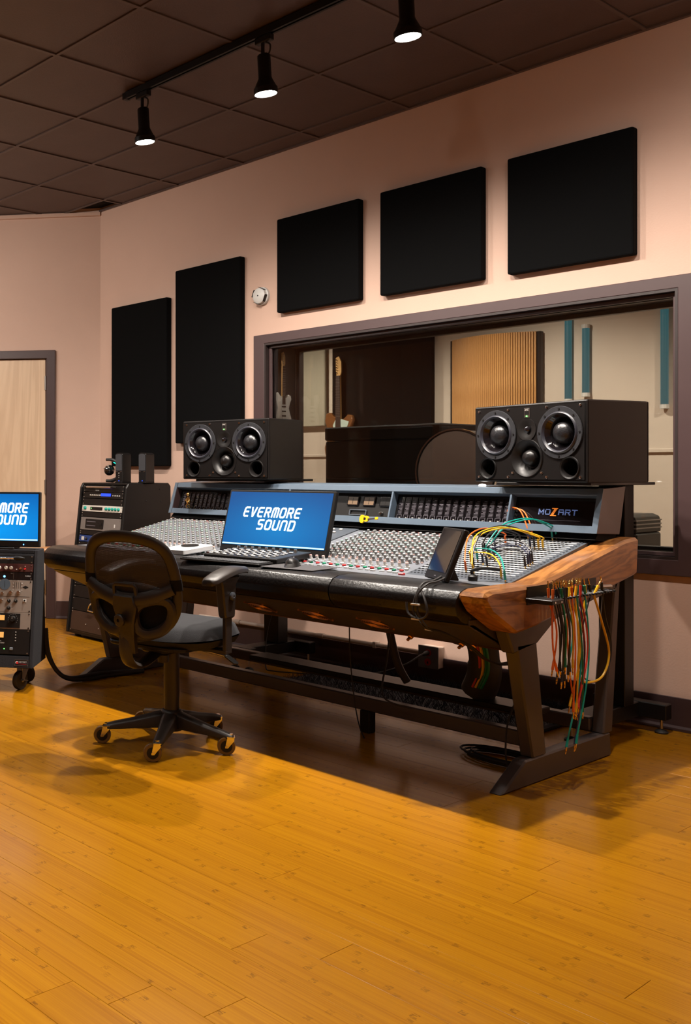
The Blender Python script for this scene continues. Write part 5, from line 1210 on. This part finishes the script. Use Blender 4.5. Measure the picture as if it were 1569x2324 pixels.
m = MB(); m.tube(smoothpath([(-.03, -.012, .01), (-.02, -.014, .04), (.0, -.016, .06), (.02, -.016, .055)]), .005, 8); m.sphere((.03, -.016, .06), .011, 10, 8); m.tube([(-.02, -.02, .012), (.04, -.02, .008), (.06, -.022, .03), (.085, -.022, .035)], .005, 8); m.build('latch', M['chrome'], t, smooth=True)
t = unitB('bottom_cover', 'plain brown-black cover plate at the bottom of the corner rack', 1388, 1434, mat('cover_brown', (.045, .024, .016, 1), .4), cat='cover')
for x, z in ((-.05, .06), (.1, .05)): MB().lathe([(.005, 0), (.004, .003)], (x, -.004, z), (0, -1, 0), 8).build('bolt', M['steel'], t)
# globe in a C stand, desktop speakers
t = thing('floating_globe', 'black globe floating in a C-shaped stand on the corner rack', 'globe', (-5.30, -.42, 1.083), .25)
arcp = []
for k in range(13):
    a = -PI/2+PI*k/12; arcp.append((.105*math.cos(a)*.95, 0, .088+.075*math.sin(a)))
arcp = [(-.03, 0, .013)]+arcp+[(-.03, 0, .163)]
MB().tube(arcp, [.010]*2+[.014]*11+[.010]*2, 8, flat=.9, up=(0, 1, 0)).build('c_stand', M['black'], t, smooth=True)
MB().tube([(.085*math.cos(a), -.008, .088+.062*math.sin(a)) for a in [.3+.1*i for i in range(9)]], .003, 6).build('light_strip', emis('teal_glow', (.0, .8, .5, 1), 1.5), t)
gb = MB().sphere((-.005, 0, .088), .038, 24, 16).build('globe', M['glassblk'], t, smooth=True)
MB().tube([(-.005+.0385*math.cos(a*PI/16), .0385*math.sin(a*PI/16), .088) for a in range(32)], .0012, 5, closed=True).build('equator', M['steel'], gb)
for s in ((.4, -.8, .5), (-.5, -.7, .35), (.1, -.6, .75)):
    v = Vector(s).normalized()*.0375; MB().sphere((-.005+v.x, v.y, .088+v.z), .008, 8, 6, (1.3, .6, .7)).build('continent', M['steel'], gb, smooth=True)
for x, y, lab, bt in ((-5.135, -.44, 'small black desktop speaker with buttons, beside the globe', True), (-4.985, -.36, 'small black desktop speaker at the right edge of the corner rack', False)):
    t = thing('desktop_speaker', lab, 'speaker', (x, y, 1.083), .12, 'desktop speakers')
    m = MB(); m.prism([(-.033, -.05), (.033, -.05), (.033, .05), (-.033, .05)], 'z', 0, .008); m.build('foot', M['black'], t, bevel=.003)
    pr = [(-.033, .006), (.033, .006)]+[(.033*math.cos(a), .195+.012*math.sin(a)) for a in [PI*i/8 for i in range(9)]]
    m = MB(); m.prism(pr, 'y', -.042, .048); m.build('cabinet', M['black'], t, bevel=.004)
    m = MB(); m.prism([(-.028, .085), (.028, .085)]+[(.028*math.cos(a), .19+.010*math.sin(a)) for a in [PI*i/8 for i in range(9)]], 'y', -.046, -.042); m.build('grille', mat('grille_cloth', (.035, .035, .04, 1), .9, var=.4, scale=500), t)
    for s in (-1, 1): MB().prism([(s*.01, .078), (s*.028, .083), (s*.026, .076), (s*.012, .074)], 'y', -.0445, -.042).build('accent', M['steel'], t)
    if bt: knobs(t, (0,), .066, .006, M['steel'], .004, 'button'); knobs(t, (0,), .050, .004, M['steel'], .004, 'button'); knobs(t, (0,), .036, .004, M['steel'], .004, 'button')
    for q_ in [c for c in t.children if c.name.startswith('button')]: q_.location = (0, -.038, 0)
    MB().lathe([(.004, 0), (.003, .002)], (0, -.042, .015), (0, -1, 0), 8).build('power_led', M['display'], t)

# ================================================================== UNDER THE CONSOLE
rg = thing('shag_rug', 'black shaggy rug heaped on the floor behind the console', 'rug', (-2.75, -.4, 0))
MB().box(-.78, .57, -.28, .27, .0005, .03).build('rug_base', M['rug'], rg, bevel=.01)
hr = MB()
for k in range(9000):
    x = random.uniform(-.80, .575); y = random.uniform(-.30, .29) if random.random() < .5 else random.uniform(.12, .29)
    a = random.uniform(0, 6.28); L = random.uniform(.02, .045); dx, dy = math.cos(a)*L*.7, math.sin(a)*L*.7; wd = .0016; z = .028 if x > -.78 else .005
    hr.add([(x-wd, y, z), (x+wd, y, z), (x+dx, y+dy, z+L)], [(0, 1, 2)])
me = bpy.data.meshes.new('rug_pile'); me.from_pydata(hr.v, [], hr.f); me.materials.append(M['rug']); o = bpy.data.objects.new('rug_pile', me); COL.objects.link(o); o.parent = rg; o['kind'] = 'stuff'
# cable looms hanging from the console
t = thing('cable_loom', 'thick black cable loom hanging under the right end of the console', 'cable', (-2.25, -.95, .0))
MB().tube(smoothpath([(-2.27, -1.0, .58), (-2.26, -.97, .50), (-2.24, -.94, .42), (-2.245, -.92, .30), (-2.28, -.91, .215)]), [.05]*5+[.062]*6+[.07]*6, 12).build('loom', M['rubber'], t, world=True, smooth=True)
for k, (c_, dx) in enumerate((('green', .0), ('yellow', -.014), ('red', -.028), ('green', .010))):
    MB().tube(smoothpath([(-2.215+dx, -1.022, .50), (-2.20+dx, -1.0, .42), (-2.20+dx, -.985, .33), (-2.235+dx, -.98, .25)]), .006, 6).build('strand', CABLE[c_], t, world=True, smooth=True)
MB().tube(smoothpath([(-2.42, -1.08, .52), (-2.30, -1.08, .455), (-2.2, -1.06, .455), (-2.0, -1.02, .50)]), .012, 8).build('strap', M['rubber'], t, world=True, smooth=True)
t = thing('cable_loom', 'black cable loom hanging from the middle of the console belly', 'cable', (-2.62, -1.1, 0))
MB().tube(smoothpath([(-2.63, -1.05, .60), (-2.63, -1.03, .45), (-2.61, -1.0, .30), (-2.58, -.97, .215)]), .018, 8).build('loom', M['rubber'], t, world=True, smooth=True)
MB().tube(smoothpath([(-2.60, -1.05, .58), (-2.58, -1.12, .35), (-2.52, -1.24, .20), (-2.40, -1.22, .168)]), .004, 6).build('thin_cable', M['rubber'], t, world=True, smooth=True)
def wire(pts, r, lab): tag(MB().tube(smoothpath(pts), r, 6).build('loose_wire', M['rubber'], smooth=True), lab, 'wire')
wire([(-2.72, -1.2, .52), (-2.71, -1.21, .36), (-2.69, -1.215, .2), (-2.66, -1.22, .06), (-2.6, -1.26, .004)], .003, 'thin black wire hanging straight beside the middle cable loom')
wire([(-1.98, -1.1, .45), (-1.955, -1.20, .30), (-1.96, -1.26, .20), (-1.945, -1.30, .08), (-1.92, -1.30, .006)], .0035, 'grey-black wire hanging down beside the right front leg')
wire([(-3.92, -.28, .6), (-3.89, -.32, .40), (-3.90, -.38, .2), (-3.86, -.44, .02), (-3.78, -.46, .004), (-3.6, -.36, .004), (-3.45, -.34, .004)], .0035, 'thin black wire curling down the left speaker stand onto the floor')
t = thing('coiled_cable', 'coil of dark cable lying on the floor beside the right front leg', 'cable', (-2.06, -1.08, 0))
m = MB()
for k in range(5):
    m2 = MB(); r_ = .11+.012*k; m2.tube([(r_*1.2*math.cos(a*PI/12), r_*.6*math.sin(a*PI/12), .005+.008*((k+1) % 3)) for a in range(24)], .0045, 6, closed=True); m2.build('turn', M['rubber'], t, smooth=True)
